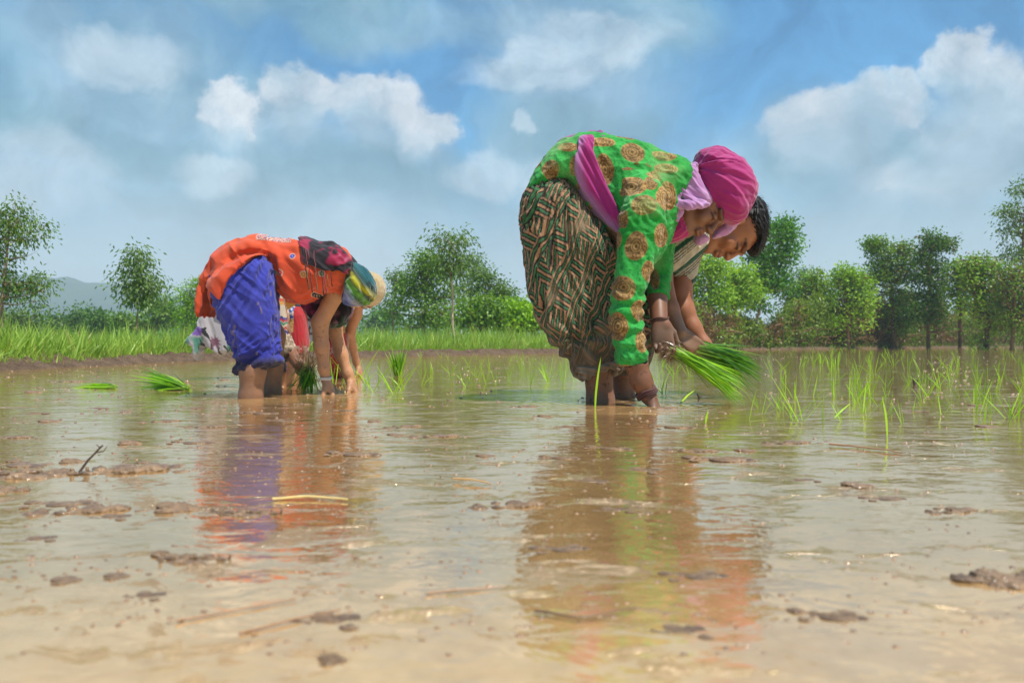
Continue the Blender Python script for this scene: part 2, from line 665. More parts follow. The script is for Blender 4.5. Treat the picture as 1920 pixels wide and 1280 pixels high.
M_cloth = vcol_mat('woven cloth', 0.85, 0.35, 600, 0.25, 0.15, weave=1.2, gain=.60)
M_scarf = vcol_mat('soft scarf cloth', 0.8, 0.25, 500, 0.25, 0.3, var=0.08, weave=0.8, gain=.58)
M_skin = vcol_mat('skin', 0.52, 0.2, 500, 0.4, 0, 0.03, 0.1, 0.08, 30, gain=.85)
M_wetskin = vcol_mat('wet skin', 0.52, 0.2, 500, 0.4, 0, 0.04, 0.12, 0.08, 30, gain=.85)
M_hair = vcol_mat('hair', 0.6, 0.6, 350, 0.3, 0, 0, 0.3, gain=.6)
M_leaf = leaf_mat('tree leaves', 0.33)
M_rice = leaf_mat('rice blades', 0.42, 0.4, 0.4)
M_bark = vcol_mat('bark', 0.9, 0.8, 60, 0.2, var=0.35, vscale=14)
M_mud = vcol_mat('wet mud', 0.5, 1.0, 260, 0.5, 0, 0.45, 0.35, vscale=60, gain=.85)
M_drymud = vcol_mat('earth', 0.9, 0.9, 60, 0.2, var=0.35, vscale=14)
M_straw = vcol_mat('wet straw', 0.4, 0.4, 200, 0.5, 0, 0.3, 0.2)

# ------------------------------------------------------------------ ground, bank, water, hills, air
BANK = np.array([(-7, -15), (-5, -3), (-4.2, 3), (-3.9, 6.1), (-4.03, 9.1), (-2.8, 11.7), (-1.1, 14.9), (1.16, 17.3), (7.4, 25.3), (24.8, 38.6), (52, 47)], float)
FIELD = np.vstack([BANK, [(70, 47), (70, -15)]])


def gmat(name, c1, c2, c3, scale, bump, rough=0.95):
    m, t, o = new_mat(name)
    ob = t.new('ShaderNodeTexCoord').outputs['Object']
    n1 = t.noise(ob, scale, 6, 0.65)
    n2 = t.noise(ob, scale * 7, 4, 0.7)
    c = t.mix(t.mrange(n1, .35, .65), c1, c2)
    c = t.mix(t.mrange(n2, .45, .75), c, c3)
    b = t.new('ShaderNodeBsdfPrincipled')
    t.put(b.inputs['Base Color'], c)
    b.inputs['Roughness'].default_value = rough
    b.inputs['Specular IOR Level'].default_value = 0.2
    bn = t.new('ShaderNodeBump')
    bn.inputs['Strength'].default_value = bump
    bn.inputs['Distance'].default_value = 0.03
    t.put(bn.inputs['Height'], n2)
    t.l.new(bn.outputs[0], b.inputs['Normal'])
    t.l.new(b.outputs[0], o.inputs[0])
    return m


M_ground = gmat('green ground', (.07, .12, .025), (.12, .17, .04), (.13, .10, .05), 0.6, 0.5)
M_bank = gmat('clay bank', (.11, .068, .042), (.19, .125, .08), (.05, .032, .02), 7.0, 1.0)

q = np.linspace(-1, 1, 321)
gx = np.sinh(q * 7.5) / np.sinh(7.5) * 3500
gy = np.sinh(q * 7.5) / np.sinh(7.5) * 3500 + 8
GX, GY = np.meshgrid(gx, gy, indexing='ij')
sdg = poly_sdf(GX, GY, FIELD)
GZ = np.where(sdg < 0.25, -0.14, 0.02) + 0.01 * fbm(np.stack([GX.ravel(), GY.ravel(), 0 * GX.ravel()], 1) * 0.5, 3).reshape(GX.shape)
ii = np.arange(320)
I, J = np.meshgrid(ii, ii, indexing='ij')
fq = np.stack([I * 321 + J, (I + 1) * 321 + J, (I + 1) * 321 + J + 1, I * 321 + J + 1], -1).reshape(-1, 4)
tag(mesh_from('ground', np.stack([GX, GY, GZ], -1).reshape(-1, 3), fq, M_ground), kind='structure')


def resample(pl, step):
    pl = np.asarray(pl, float)
    L = np.r_[0, np.cumsum(np.linalg.norm(np.diff(pl, axis=0), axis=1))]
    s = np.arange(0, L[-1], step)
    return np.stack([np.interp(s, L, pl[:, k]) for k in range(pl.shape[1])], 1)


bl = resample(chaikin(BANK, 0), 0.035)
kern = np.ones(31) / 31
bl = np.stack([np.convolve(np.pad(bl[:, k], 15, mode='edge'), kern, 'valid') for k in range(2)], 1)
tn = np.gradient(bl, axis=0)
tn /= np.linalg.norm(tn, axis=1)[:, None]
nrm = np.stack([-tn[:, 1], tn[:, 0]], 1)          # to the left of travel = away from the field
wob_ = 0.16 * fbm(np.c_[bl * 1.3, np.zeros(len(bl))], 3)
tt = np.linspace(-0.30, 1.3, 46)
BP = bl[:, None, :] + nrm[:, None, :] * (tt[None, :, None] + wob_[:, None, None])
pz = np.interp(tt, [-.3, -0.05, 0.02, .14, .38, .62, .8, 1.3], [-.12, -.03, .0, .05, .066, .052, .035, .0])
fl = np.c_[BP.reshape(-1, 2), np.zeros(BP[..., 0].size)]
nz = fbm(fl * 9, 5, 2).reshape(BP.shape[:2])
nb = np.abs(fbm(fl * 22, 4, 9)).reshape(BP.shape[:2])
env = np.interp(tt, [-.2, 0.0, .2, .7, 1.3], [0, .25, 1, .7, .1])
BZ = pz[None] + env[None] * (0.075 * nz + 0.08 * nb)
n0, n1 = BP.shape[:2]
I, J = np.meshgrid(np.arange(n0 - 1), np.arange(n1 - 1), indexing='ij')
fq = np.stack([I * n1 + J, I * n1 + J + 1, (I + 1) * n1 + J + 1, (I + 1) * n1 + J], -1).reshape(-1, 4)
tag(mesh_from('mud_bank', np.concatenate([BP, BZ[..., None]], -1).reshape(-1, 3), fq[:, ::-1], M_bank), kind='structure')

# water: muddy, opaque, glossy, rippled; patches of silt film dull it
m, t, o = new_mat('muddy water')
ob = t.new('ShaderNodeTexCoord').outputs['Object']
n1 = t.noise(ob, 2.2, 5, 0.6)
n2 = t.noise(ob, 26, 5, 0.7)
n3 = t.noise(ob, 150, 3, 0.7)
film = t.mrange(t.math('ADD', t.noise(t.vmath('MULTIPLY', ob, (0.7, 1.25, 1)), 8.5, 7, 0.7, 0.6), t.math('MULTIPLY', n2, 0.22)), 0.67, 0.79, 0, 1, True)
speck = t.mrange(n3, 0.60, 0.72, 0, 1, True)
c = t.mix(t.mrange(n1, .35, .65), (.34, .190, .078), (.41, .245, .110))
c = t.mix(t.math('MULTIPLY', t.mrange(n2, .35, .7), .5), c, (.24, .135, .052))
c = t.mix(t.math('MULTIPLY', speck, .7), c, (.10, .055, .022))
sep_ = t.new('ShaderNodeSeparateXYZ')
t.put(sep_.inputs[0], ob)
bar = t.mrange(t.math('ADD', sep_.outputs[1], t.math('MULTIPLY', n1, 0.4)), 0.68, 1.10, 1, 0, True)      # pale sandy shallows in the nearest corner of the field
c = t.mix(bar, c, t.mix(t.mrange(n2, .3, .7), (.60, .365, .155), (.46, .27, .105)))
c = t.mix(t.math('MULTIPLY', film, .7), c, (.34, .21, .11))
stir = None                                                # freshly stirred clay around the legs and hands
for sx_, sy_, sr_ in ((1165, 768, .26), (1240, 764, .16), (500, 752, .22), (625, 742, .26)):
    dq = t.vmath('DISTANCE', t.vmath('MULTIPLY', ob, (1, .8, 1)), tuple(W(sx_, sy_) * np.array([1, .8, 1])))
    dq = t.mrange(t.math('ADD', dq, t.math('MULTIPLY', t.math('SUBTRACT', n2, .5), .35)), sr_ * .35, sr_, 1, 0, True)
    stir = dq if stir is None else t.math('MAXIMUM', stir, dq)
c = t.mix(t.math('MULTIPLY', stir, .8), c, (.40, .225, .085))
b = t.new('ShaderNodeBsdfPrincipled')
t.put(b.inputs['Base Color'], c)
rgh = t.math('ADD', 0.03, t.math('MULTIPLY', film, 0.25))
t.put(b.inputs['Roughness'], rgh)
b.inputs['IOR'].default_value = 1.5
sw = t.vmath('MULTIPLY', ob, (0.55, 1.0, 1.0))
h = t.math('ADD', t.math('MULTIPLY', t.noise(sw, 4.5, 2, 0.5, 0.4), 0.0034), t.math('MULTIPLY', t.noise(sw, 19, 3, 0.55, 0.6), 0.0022))
h = t.math('ADD', h, t.math('MULTIPLY', t.noise(ob, 80, 2, 0.5), 0.00022))
h = t.math('ADD', h, t.math('MULTIPLY', film, t.math('MULTIPLY', t.noise(ob, 130, 4, 0.7), 0.004)))
for rx_, ry_ in ((1121, 755), (1215, 760), (470, 746), (611, 735), (1170, 745)):      # rings spreading from legs and hands
    cpt = W(rx_, ry_)
    dd_ = t.vmath('DISTANCE', ob, tuple(cpt))
    rg = t.math('MULTIPLY', t.math('SINE', t.math('ADD', t.math('MULTIPLY', dd_, 150), t.math('MULTIPLY', n1, 9))), t.mrange(dd_, 0.03, 0.42, 0.0011, 0.0))
    h = t.math('ADD', h, rg)
bn = t.new('ShaderNodeBump')
bn.inputs['Strength'].default_value = 1.0
bn.inputs['Distance'].default_value = 1.0
t.put(bn.inputs['Height'], h)
t.l.new(bn.outputs[0], b.inputs['Normal'])
gl = t.new('ShaderNodeBsdfGlossy')                    # silt-laden surface film, a strong warm mirror
gl.inputs['Color'].default_value = (1.0, .83, .56, 1)
t.put(gl.inputs['Roughness'], rgh)
t.l.new(bn.outputs[0], gl.inputs['Normal'])
mx = t.new('ShaderNodeMixShader')
t.put(mx.inputs[0], t.math('MULTIPLY', t.math('SUBTRACT', t.math('SUBTRACT', 0.48, t.math('MULTIPLY', film, 0.28)), t.math('MULTIPLY', bar, 0.13)), t.math('SUBTRACT', 1.0, t.math('MULTIPLY', stir, 0.7))))
t.l.new(b.outputs[0], mx.inputs[1])
t.l.new(gl.outputs[0], mx.inputs[2])
t.l.new(mx.outputs[0], o.inputs[0])
M_water = m
wp = []
Wp = np.vstack([BANK + np.array([-.25, .25]), [(70, 47), (70, -15)]])
bm_me = bpy.data.meshes.new('water')
bm_me.from_pydata([(x, y, 0) for x, y in Wp], [], [tuple(range(len(Wp)))[::-1]])
bm_me.materials.append(M_water)
wobj = bpy.data.objects.new('water', bm_me)
COL.objects.link(wobj)
wobj['kind'] = 'structure'

# hills
rp = np.array([(-1500, 560), (-900, 520), (-400, 498), (-200, 505), (0, 514), (60, 517), (100, 523), (128, 519), (150, 529), (165, 531), (200, 531), (250, 541), (300, 548),
               (340, 553), (400, 563), (500, 580), (700, 603), (900, 628), (1100, 640), (1500, 632), (2100, 622), (2600, 630)], float)
hx = np.linspace(-1500, 2600, 700)
hy = np.linspace(430, 1000, 60)
top = (HZ - np.interp(hx, rp[:, 0], rp[:, 1])) / F * 700 + H0
prof = np.interp(hy, [430, 520, 600, 700, 800, 1000], [0.0, .33, .62, 1.0, .8, .3])
HX = (hx[:, None] - 960) / F * 700 * (0.85 + 0.15 * hy[None] / 700)
HY = np.broadcast_to(hy[None], HX.shape)
fl = np.stack([HX.ravel(), HY.ravel(), 0 * HX.ravel()], 1)
HZZ = top[:, None] * prof[None] * (1 + 0.25 * fbm(fl / 90, 4).reshape(HX.shape) * (1 - 0.8 * np.exp(-((hy - 700) / 40) ** 2)[None])) + 1.3 * np.abs(fbm(fl / 5, 3, 4)).reshape(HX.shape) - 0.5
I, J = np.meshgrid(np.arange(699), np.arange(59), indexing='ij')
fq = np.stack([I * 60 + J, (I + 1) * 60 + J, (I + 1) * 60 + J + 1, I * 60 + J + 1], -1).reshape(-1, 4)
M_hill = gmat('wooded hill', (.020, .045, .016), (.045, .08, .026), (.012, .03, .01), 0.03, 0.5)
tag(mesh_from('hills', np.stack([HX, HY, HZZ], -1).reshape(-1, 3), fq, M_hill), kind='structure')

# air
m, t, o = new_mat('hazy air')
v = t.new('ShaderNodeVolumePrincipled')
v.inputs['Color'].default_value = (0.76, 0.91, 1.0, 1)
v.inputs['Density'].default_value = 0.0012
v.inputs['Anisotropy'].default_value = 0.0
t.l.new(v.outputs[0], o.inputs['Volume'])
bx = (-1300, -60, -1.2), (1500, 1050, 75)
vv = np.array([(bx[i & 1][0], bx[(i >> 1) & 1][1], bx[(i >> 2) & 1][2]) for i in range(8)])
ff = np.array([(0, 2, 3, 1), (4, 5, 7, 6), (0, 1, 5, 4), (2, 6, 7, 3), (0, 4, 6, 2), (1, 3, 7, 5)])
tag(mesh_from('haze', vv, ff, m, smooth=False), kind='stuff')

# ------------------------------------------------------------------ tall grass beyond the bank
def bank_depth(px):
    """distance of the bank at bearing px"""
    xs = bl[:, 0] / np.maximum(bl[:, 1], .1) * F + 960
    ok = bl[:, 1] > 5.5
    return np.interp(px, xs[ok], bl[ok, 1])


def grass(name, n, px0, px1, d0, d1, hh, per, wd, seed, cols, droop=(.2, .7), pw=1.4, lean=.35, jit=.05):
    r = np.random.default_rng(seed)
    px = r.uniform(px0, px1, n)
    Yb = bank_depth(px)
    Yc = Yb + d0 + (d1 - d0) * r.random(n) ** pw * (0.5 + Yb / 25)
    C = np.stack([(px - 960) / F * Yc, Yc, 0 * Yc + 0.02], 1)
    C[:, 0] += np.where(px < 300, -0.0, 0)
    patch = fbm(C * 1.2, 3, 5)
    hs = r.uniform(*hh, n) * (1 + .35 * patch) * np.clip(Yb / 14.5, .74, 1.0)
    cl = r.uniform(0, 1, n)
    C = np.repeat(C, per, 0)
    hs = np.repeat(hs, per) * r.uniform(.45, 1.15, n * per)
    C[:, :2] += r.normal(size=(n * per, 2)) * jit
    D = r.normal(size=(n * per, 3)) * lean
    D[:, 2] = 1
    dr = r.uniform(*droop, n * per) * (r.random(n * per) ** 1.5)
    V, Fc, k = blades(C, D, hs, r.uniform(wd * .6, wd * 1.3, n * per), dr, 4, None, .95, seed)
    cc = mixc(lin(cols[0]), lin(cols[1]), np.clip(np.repeat(cl, per) * .6 + r.random(n * per) * .5, 0, 1))
    dry = r.random(n * per) < .05
    cc[dry] = lin((190, 170, 105))
    cc = np.repeat(cc, k, 0)
    o = mesh_from(name, V, Fc, M_rice, None, cc)
    return tag(o, kind='stuff')


grass('tall_grass', 5200, -260, 1450, .75, 9, (.34, .68), 14, .015, 11, [(92, 138, 40), (186, 208, 96)])
grass('low_weeds', 4200, -260, 1450, .55, 1.5, (.09, .24), 8, .009, 12, [(130, 160, 60), (165, 185, 80)], jit=.06)
grass('hedge_bottom_grass', 3000, 1300, 2150, .6, 3.5, (.15, .5), 9, .02, 13, [(70, 95, 35), (120, 140, 60)], jit=.15, lean=.6)

# ------------------------------------------------------------------ trees
EUC = [(78, 108, 48), (120, 146, 72)]
EUCD = [(72, 102, 42), (116, 144, 62)]
BRIGHT = [(98, 142, 34), (158, 192, 54)]
MID = [(80, 118, 36), (128, 160, 52)]
DARK = [(58, 94, 30), (100, 136, 46)]
LIME = [(120, 165, 28), (165, 200, 45)]
DRY = [(112, 92, 62), (140, 118, 78)]


def tree(name, label, Yd, trunk, blobs, cols=MID, leaf=(.05, .017), dens=1.0, droop=.3, group=None, bark=(150, 125, 100), cl=.5, limb=True, dry=0.0, seed=1, cat='tree', depth=1.0, twigs=14):
    leaf = (leaf[0] * 1.1, leaf[1] * 1.5)
    trunk = [(a_, b_, c_ * .75) for a_, b_, c_ in trunk]
    r = np.random.default_rng(seed + int(abs(trunk[0][0])))
    T = np.array([P(x, y, Yd) for x, y, _ in trunk])
    T[0, 2] = min(T[0, 2], 0.0)
    rr = np.array([w_ / F * Yd for _, _, w_ in trunk])
    T[1:-1, 1] += r.normal(size=len(T[1:-1])) * .05
    root = empty(name, (T[0, 0], T[0, 1], 0.02), label, cat, group)
    tb = MB()
    Ts = resample(np.c_[T, rr], max(.05, np.linalg.norm(T[-1] - T[0]) / 24))
    Ts[1:, :2] += fbm(Ts[1:, :3] * 3, 2, seed)[:, None] * rr[0] * 1.2 * np.array([1, .5])
    tb.add(*tube(Ts[:, :3], Ts[:, 3] * (1 + .12 * r.normal(size=len(Ts))), 8), lin(bark))
    Ls, Cs, Ds, Ws, Cc = [], [], [], [], []
    sat = []
    for b in (blobs[::2] if cols in (EUC, EUCD) else blobs):                                   # ragged shoots round every clump
        for _ in range(4):
            an = r.uniform(-.5, 3.6)
            q_ = r.uniform(.15, .30)
            sat.append((b[0] + math.cos(an) * b[2] * r.uniform(.75, 1.25), b[1] - math.sin(an) * b[3] * r.uniform(.75, 1.45), b[2] * q_, b[3] * q_ * 1.3, (b[4] if len(b) > 4 else 1.0) * .8))
    if name in ('hedge_tree', 'double_topped_tree', 'ivy_clad_tree'):
        for _ in range(5):                            # leafy skirt down to the ground
            sat.append((trunk[0][0] + r.normal() * 20, r.uniform(585, 640), r.uniform(10, 20), r.uniform(8, 16), .7))
    blobs = [(b[0], b[1], b[2] * .8, b[3] * .8) + tuple(b[4:]) for b in blobs] + sat
    airy = cols in (EUC, EUCD) and 'mango' not in name
    dens = dens * (.42 if airy else .8)
    c0, c1 = lin(cols[0]), lin(cols[1])
    sc_ = Yd / F
    for b in blobs:
        cx, cy, rx, ry = b[:4]
        dd = (b[4] if len(b) > 4 else 1.0) * dens
        c = P(cx, cy, Yd)
        c[1] += r.normal() * rx * sc_ * .5 * depth
        ax = np.array([rx * sc_, rx * sc_ * .9 * depth, ry * sc_])
        if limb:
            cand = Ts[(Ts[:, 2] < c[2] - ax[2] * .3)]
            st = cand[np.argmin(np.linalg.norm(cand[:, :3] - c, axis=1) - .5 * cand[:, 2])] if len(cand) else Ts[0]
            tgs = [c] + ([c + r.normal(size=3) * ax * .5 for _ in range(3)] if b[2] > 9 else [])
            for gi, g in enumerate(tgs):
                mid = (st[:3] + g) / 2 + np.array([0, 0, -.12 * np.linalg.norm(g - st[:3])]) + r.normal(size=3) * ax * .12
                pl = np.array([(1 - u) ** 2 * st[:3] + 2 * u * (1 - u) * mid + u * u * g for u in np.linspace(0, 1, 7)])
                r0 = min(st[3] * .6, np.linalg.norm(g - st[:3]) * .035 + .004) * (1 if gi == 0 else .6)
                tb.add(*tube(pl, np.linspace(r0, r0 * .25, 7), 5), lin(bark))
        area = ax[0] * ax[2] * math.pi
        nc = max(8, int(area / (leaf[0] ** 2) * 1.25 * dd))
        d = r.normal(size=(nc, 3))
        d /= np.linalg.norm(d, axis=1)[:, None]
        d *= (r.random(nc) ** .45)[:, None] * 1.02
        cc = c + d * ax
        kmask = fbm(cc / (ax.mean() * .7 + .01) + seed, 2, 3) > -.12
        cc = cc[kmask]
        nc = len(cc)
        if twigs and limb:
            for g in cc[:: max(1, nc // twigs)]:
                st = c + (g - c) * .25
                tb.add(*tube(np.array([st, (st + g) / 2 + r.normal(size=3) * ax * .05, g]), [.006 * Yd / 15, .004 * Yd / 15, .002 * Yd / 15], 4), lin(bark))
        per = 16
        cr = leaf[0] * (1.0 + cl)
        lc = np.repeat(cc, per, 0) + r.normal(size=(nc * per, 3)) * cr * np.array([1, 1, .75])
        out = lc - np.repeat(cc, per, 0) + .35 * (lc - c)
        ld = out / (np.linalg.norm(out, axis=1)[:, None] + 1e-6) + r.normal(size=(nc * per, 3)) * .6
        ld[:, 2] -= droop * 2.2
        Cs.append(lc)
        Ds.append(ld)
        n = nc * per
        Ls.append(leaf[0] * r.uniform(.6, 1.3, n))
        Ws.append(leaf[1] * r.uniform(.7, 1.3, n))
        tone = np.clip(np.repeat(r.random(nc), per) * .7 + r.random(n) * .35, 0, 1)
        col = mixc(c0, c1, tone)
        if dry:
            k = np.repeat(r.random(nc) < dry, per)
            col[k] = mixc(lin(DRY[0]), lin(DRY[1]), r.random(k.sum()))
        Cc.append(col)
    keep(tb.build('trunk', M_bark), root)
    if Cs:
        V, Fc = leaves(np.concatenate(Cs), np.concatenate(Ds), np.concatenate(Ls), np.concatenate(Ws), seed)
        keep(mesh_from('crown', V, Fc, M_leaf, None, np.repeat(np.concatenate(Cc), 4, 0)), root)
    return root


# left
tree('eucalyptus_tree', 'tall slender gum tree with drooping leaves at the left end of the bank', 8.2,
     [(2, 690, 5), (6, 620, 4.5), (9, 560, 4), (13, 500, 3.4), (16, 440, 2.5), (20, 400, 1.5)],
     [(18, 405, 22, 20), (46, 415, 34, 30), (68, 440, 18, 26), (30, 452, 38, 24), (5, 440, 22, 40), (48, 478, 24, 16, .8), (8, 505, 16, 22, .8), (30, 530, 26, 13, .7), (62, 535, 20, 9, .8), (82, 545, 11, 12, .9),
      (10, 555, 16, 20, .6), (68, 565, 10, 8, .7), (-30, 450, 30, 60), (-25, 540, 25, 30, .6)], EUCD, (.042, .011), 1.15, .55, cl=.6, seed=3)
tree('young_eucalyptus_tree', 'small young gum tree with a thin bare stem in front of the hills', 10.6,
     [(256, 676, 3), (257, 630, 2.6), (258, 580, 2.2), (257, 530, 1.8), (256, 485, 1)],
     [(256, 490, 9, 13, .9), (240, 508, 14, 12), (262, 515, 18, 16), (231, 528, 15, 10), (255, 540, 22, 14, .9), (278, 528, 11, 14), (248, 562, 12, 12, .9), (270, 562, 10, 12, .8), (284, 540, 8, 10, .8)], EUC, (.055, .014), .95, .6, seed=4)
tree('round_mango_tree', 'dome-shaped dark green tree left of the young gum tree, below the hills', 45,
     [(140, 645, 5), (140, 610, 4)], [(136, 602, 28, 18), (152, 600, 22, 18), (118, 612, 22, 14), (165, 612, 20, 16)], DARK, (.16, .07), 1.5, .1, seed=5)
tree('round_mango_tree', 'low dark tree with uneven top just right of the dome-shaped tree', 40,
     [(192, 645, 4), (192, 615, 3)], [(186, 600, 12, 9, .8), (200, 605, 12, 10), (188, 617, 24, 13), (212, 622, 18, 10)], DARK, (.14, .06), 1.4, .1, seed=6)
tree('round_mango_tree', 'dark bushy tree behind the tall gum tree at the left edge', 32,
     [(30, 645, 6), (30, 610, 4)], [(20, 598, 30, 22), (50, 594, 14, 14), (62, 600, 14, 18), (35, 618, 42, 16), (90, 622, 30, 10), (-30, 600, 40, 30)], EUCD, (.13, .05), 1.3, .2, seed=7)
tree('round_mango_tree', 'dark spreading tree just right of the young gum tree', 36,
     [(292, 645, 5), (292, 610, 4)], [(300, 572, 14, 10, .9), (285, 590, 20, 12), (310, 590, 26, 16), (325, 608, 24, 14), (275, 607, 18, 14), (236, 609, 14, 9), (224, 600, 8, 5, .8)], MID, (.13, .055), 1.3, .15, seed=8)
tree('sparse_tree', 'half-bare twiggy tree directly left of the orange tunic', 20,
     [(352, 650, 3.5), (350, 600, 3), (352, 565, 2), (360, 535, 1)],
     [(364, 576, 15, 12, 1.1), (350, 590, 12, 10, .9), (372, 600, 12, 14, .8), (340, 560, 16, 12, .16), (362, 545, 20, 12, .14), (376, 540, 12, 10, .12), (385, 560, 10, 18, .5), (345, 620, 20, 12, .6)], BRIGHT, (.06, .02), 1.0, .2, seed=9, bark=(120, 115, 100), twigs=30)
# middle
tree('eucalyptus_tree', 'tall lone gum tree with a thin bare trunk standing on the bank in the middle', 16.3,
     [(852, 664, 3.2), (850, 620, 3), (848, 570, 2.6), (846, 520, 2.2), (843, 480, 1.6), (842, 450, 1)],
     [(842, 452, 24, 11), (828, 466, 17, 12), (858, 468, 19, 15), (843, 482, 25, 12), (830, 498, 9, 12, .45), (866, 488, 12, 10, .6), (852, 500, 10, 10, .4)], EUCD, (.085, .022), 1.1, .5, seed=10, bark=(165, 145, 120))
tree('bushy_tree', 'broad leafy tree behind and left of the lone gum tree', 24,
     [(795, 650, 6), (795, 600, 5), (798, 540, 3)],
     [(790, 498, 14, 14, .9), (806, 492, 12, 16, .9), (780, 515, 18, 18), (812, 515, 18, 22), (798, 545, 40, 24), (770, 560, 28, 22), (830, 555, 30, 28), (785, 585, 46, 22), (835, 590, 32, 20), (800, 605, 48, 12)], MID, (.10, .036), 1.35, .2, seed=11)
tree('pale_tree', 'thin pale green tree right of the beige headscarf', 27,
     [(738, 650, 4), (738, 590, 3), (742, 530, 2)],
     [(736, 522, 14, 9, .9), (727, 538, 11, 12, .9), (745, 538, 16, 14), (735, 560, 14, 16, .7), (728, 585, 12, 18, .6), (745, 580, 16, 18)], EUC, (.10, .03), 1.0, .4, seed=12)
tree('eucalyptus_tree', 'pale loose gum tree right of the lone gum tree', 25,
     [(882, 650, 4), (880, 590, 3.5), (884, 520, 2)],
     [(886, 492, 13, 9, .9), (876, 505, 12, 12, .9), (895, 506, 14, 12, .9), (882, 525, 20, 13, .8), (870, 545, 16, 14, .7), (876, 575, 16, 18, .5)], EUC, (.10, .028), 1.0, .5, seed=13)
tree('eucalyptus_tree', 'round-headed gum tree with one side twig sticking out to the right', 22,
     [(912, 650, 4), (914, 600, 3), (915, 560, 2.4), (920, 530, 1.5)],
     [(908, 522, 10, 8, .9), (930, 522, 11, 9), (905, 540, 16, 10), (930, 540, 12, 12), (915, 555, 20, 10), (942, 565, 9, 4, .6), (953, 556, 5, 4, .9), (905, 575, 18, 12), (938, 550, 8, 8, .5)], EUCD, (.085, .028), 1.15, .3, seed=14)
tree('broadleaf_tree', 'low dark-leaved tree between the gum trees and the lime green bushes', 20.5,
     [(898, 650, 5), (898, 620, 4)], [(890, 588, 20, 12), (912, 582, 18, 12), (900, 602, 36, 12), (925, 598, 16, 10)], MID, (.10, .05), 1.3, .1, seed=15)
tree('lime_bush', 'bright lime green spreading bush behind the grass left of the green tunic', 21,
     [(960, 650, 5), (960, 620, 4)], [(950, 592, 24, 12), (972, 582, 20, 12), (985, 592, 26, 14), (935, 606, 26, 8), (970, 608, 34, 10), (1005, 590, 20, 16), (1020, 606, 22, 12), (1045, 600, 20, 14)], LIME, (.09, .05), 1.5, .05, cat='bush', seed=16)
tree('distant_tree', 'small blue-green far tree just right of the hanging arm of the farthest worker', 70,
     [(715, 646, 3), (715, 620, 2)], [(708, 596, 12, 9), (722, 600, 14, 10), (714, 612, 22, 10), (695, 615, 14, 7)], DARK, (.22, .10), 1.5, .1, seed=17)
# right of the near workers
tree('forked_tree', 'loose leafy tree with a crooked brown trunk right under the young man\'s face', 26,
     [(1390, 652, 5), (1388, 620, 4.5), (1378, 590, 4), (1373, 560, 3), (1376, 530, 2)],
     [(1376, 520, 16, 10), (1392, 512, 12, 7, .8), (1366, 536, 14, 10), (1398, 535, 18, 10), (1385, 552, 18, 8, .8), (1410, 556, 10, 7, .6), (1360, 560, 10, 8, .6), (1378, 572, 9, 5, .5)], BRIGHT, (.11, .045), 1.1, .15, seed=18, bark=(170, 130, 100))
tree('leafy_tree', 'light green leafy tree directly behind the young man\'s bare forearm', 25,
     [(1325, 652, 4), (1328, 600, 3.5), (1332, 540, 2)],
     [(1312, 500, 20, 14, .9), (1335, 500, 16, 14), (1345, 520, 20, 16), (1318, 525, 20, 14), (1300, 545, 18, 18, .8), (1335, 548, 20, 12), (1350, 575, 18, 14, .8), (1320, 580, 20, 20, .7), (1270, 560, 16, 20, .7), (1262, 600, 22, 24, .8)], BRIGHT, (.11, .042), 1.1, .15, seed=19)
tree('tall_leafy_tree', 'tall dense green tree right beside the black hair of the young man', 27,
     [(1422, 652, 5), (1421, 600, 4.6), (1424, 550, 4), (1432, 500, 3), (1445, 450, 2)],
     [(1455, 426, 26, 10), (1440, 445, 24, 16), (1472, 442, 18, 16), (1420, 470, 22, 20), (1450, 475, 28, 20), (1475, 470, 14, 16), (1430, 505, 28, 18), (1462, 505, 22, 20), (1445, 535, 22, 12), (1470, 535, 12, 10, .8), (1418, 530, 16, 12, .8), (1408, 552, 12, 6, .6), (1428, 572, 12, 6, .5)],
     [(58, 108, 30), (104, 156, 48)], (.105, .045), 1.35, .1, seed=20, bark=(165, 140, 120))
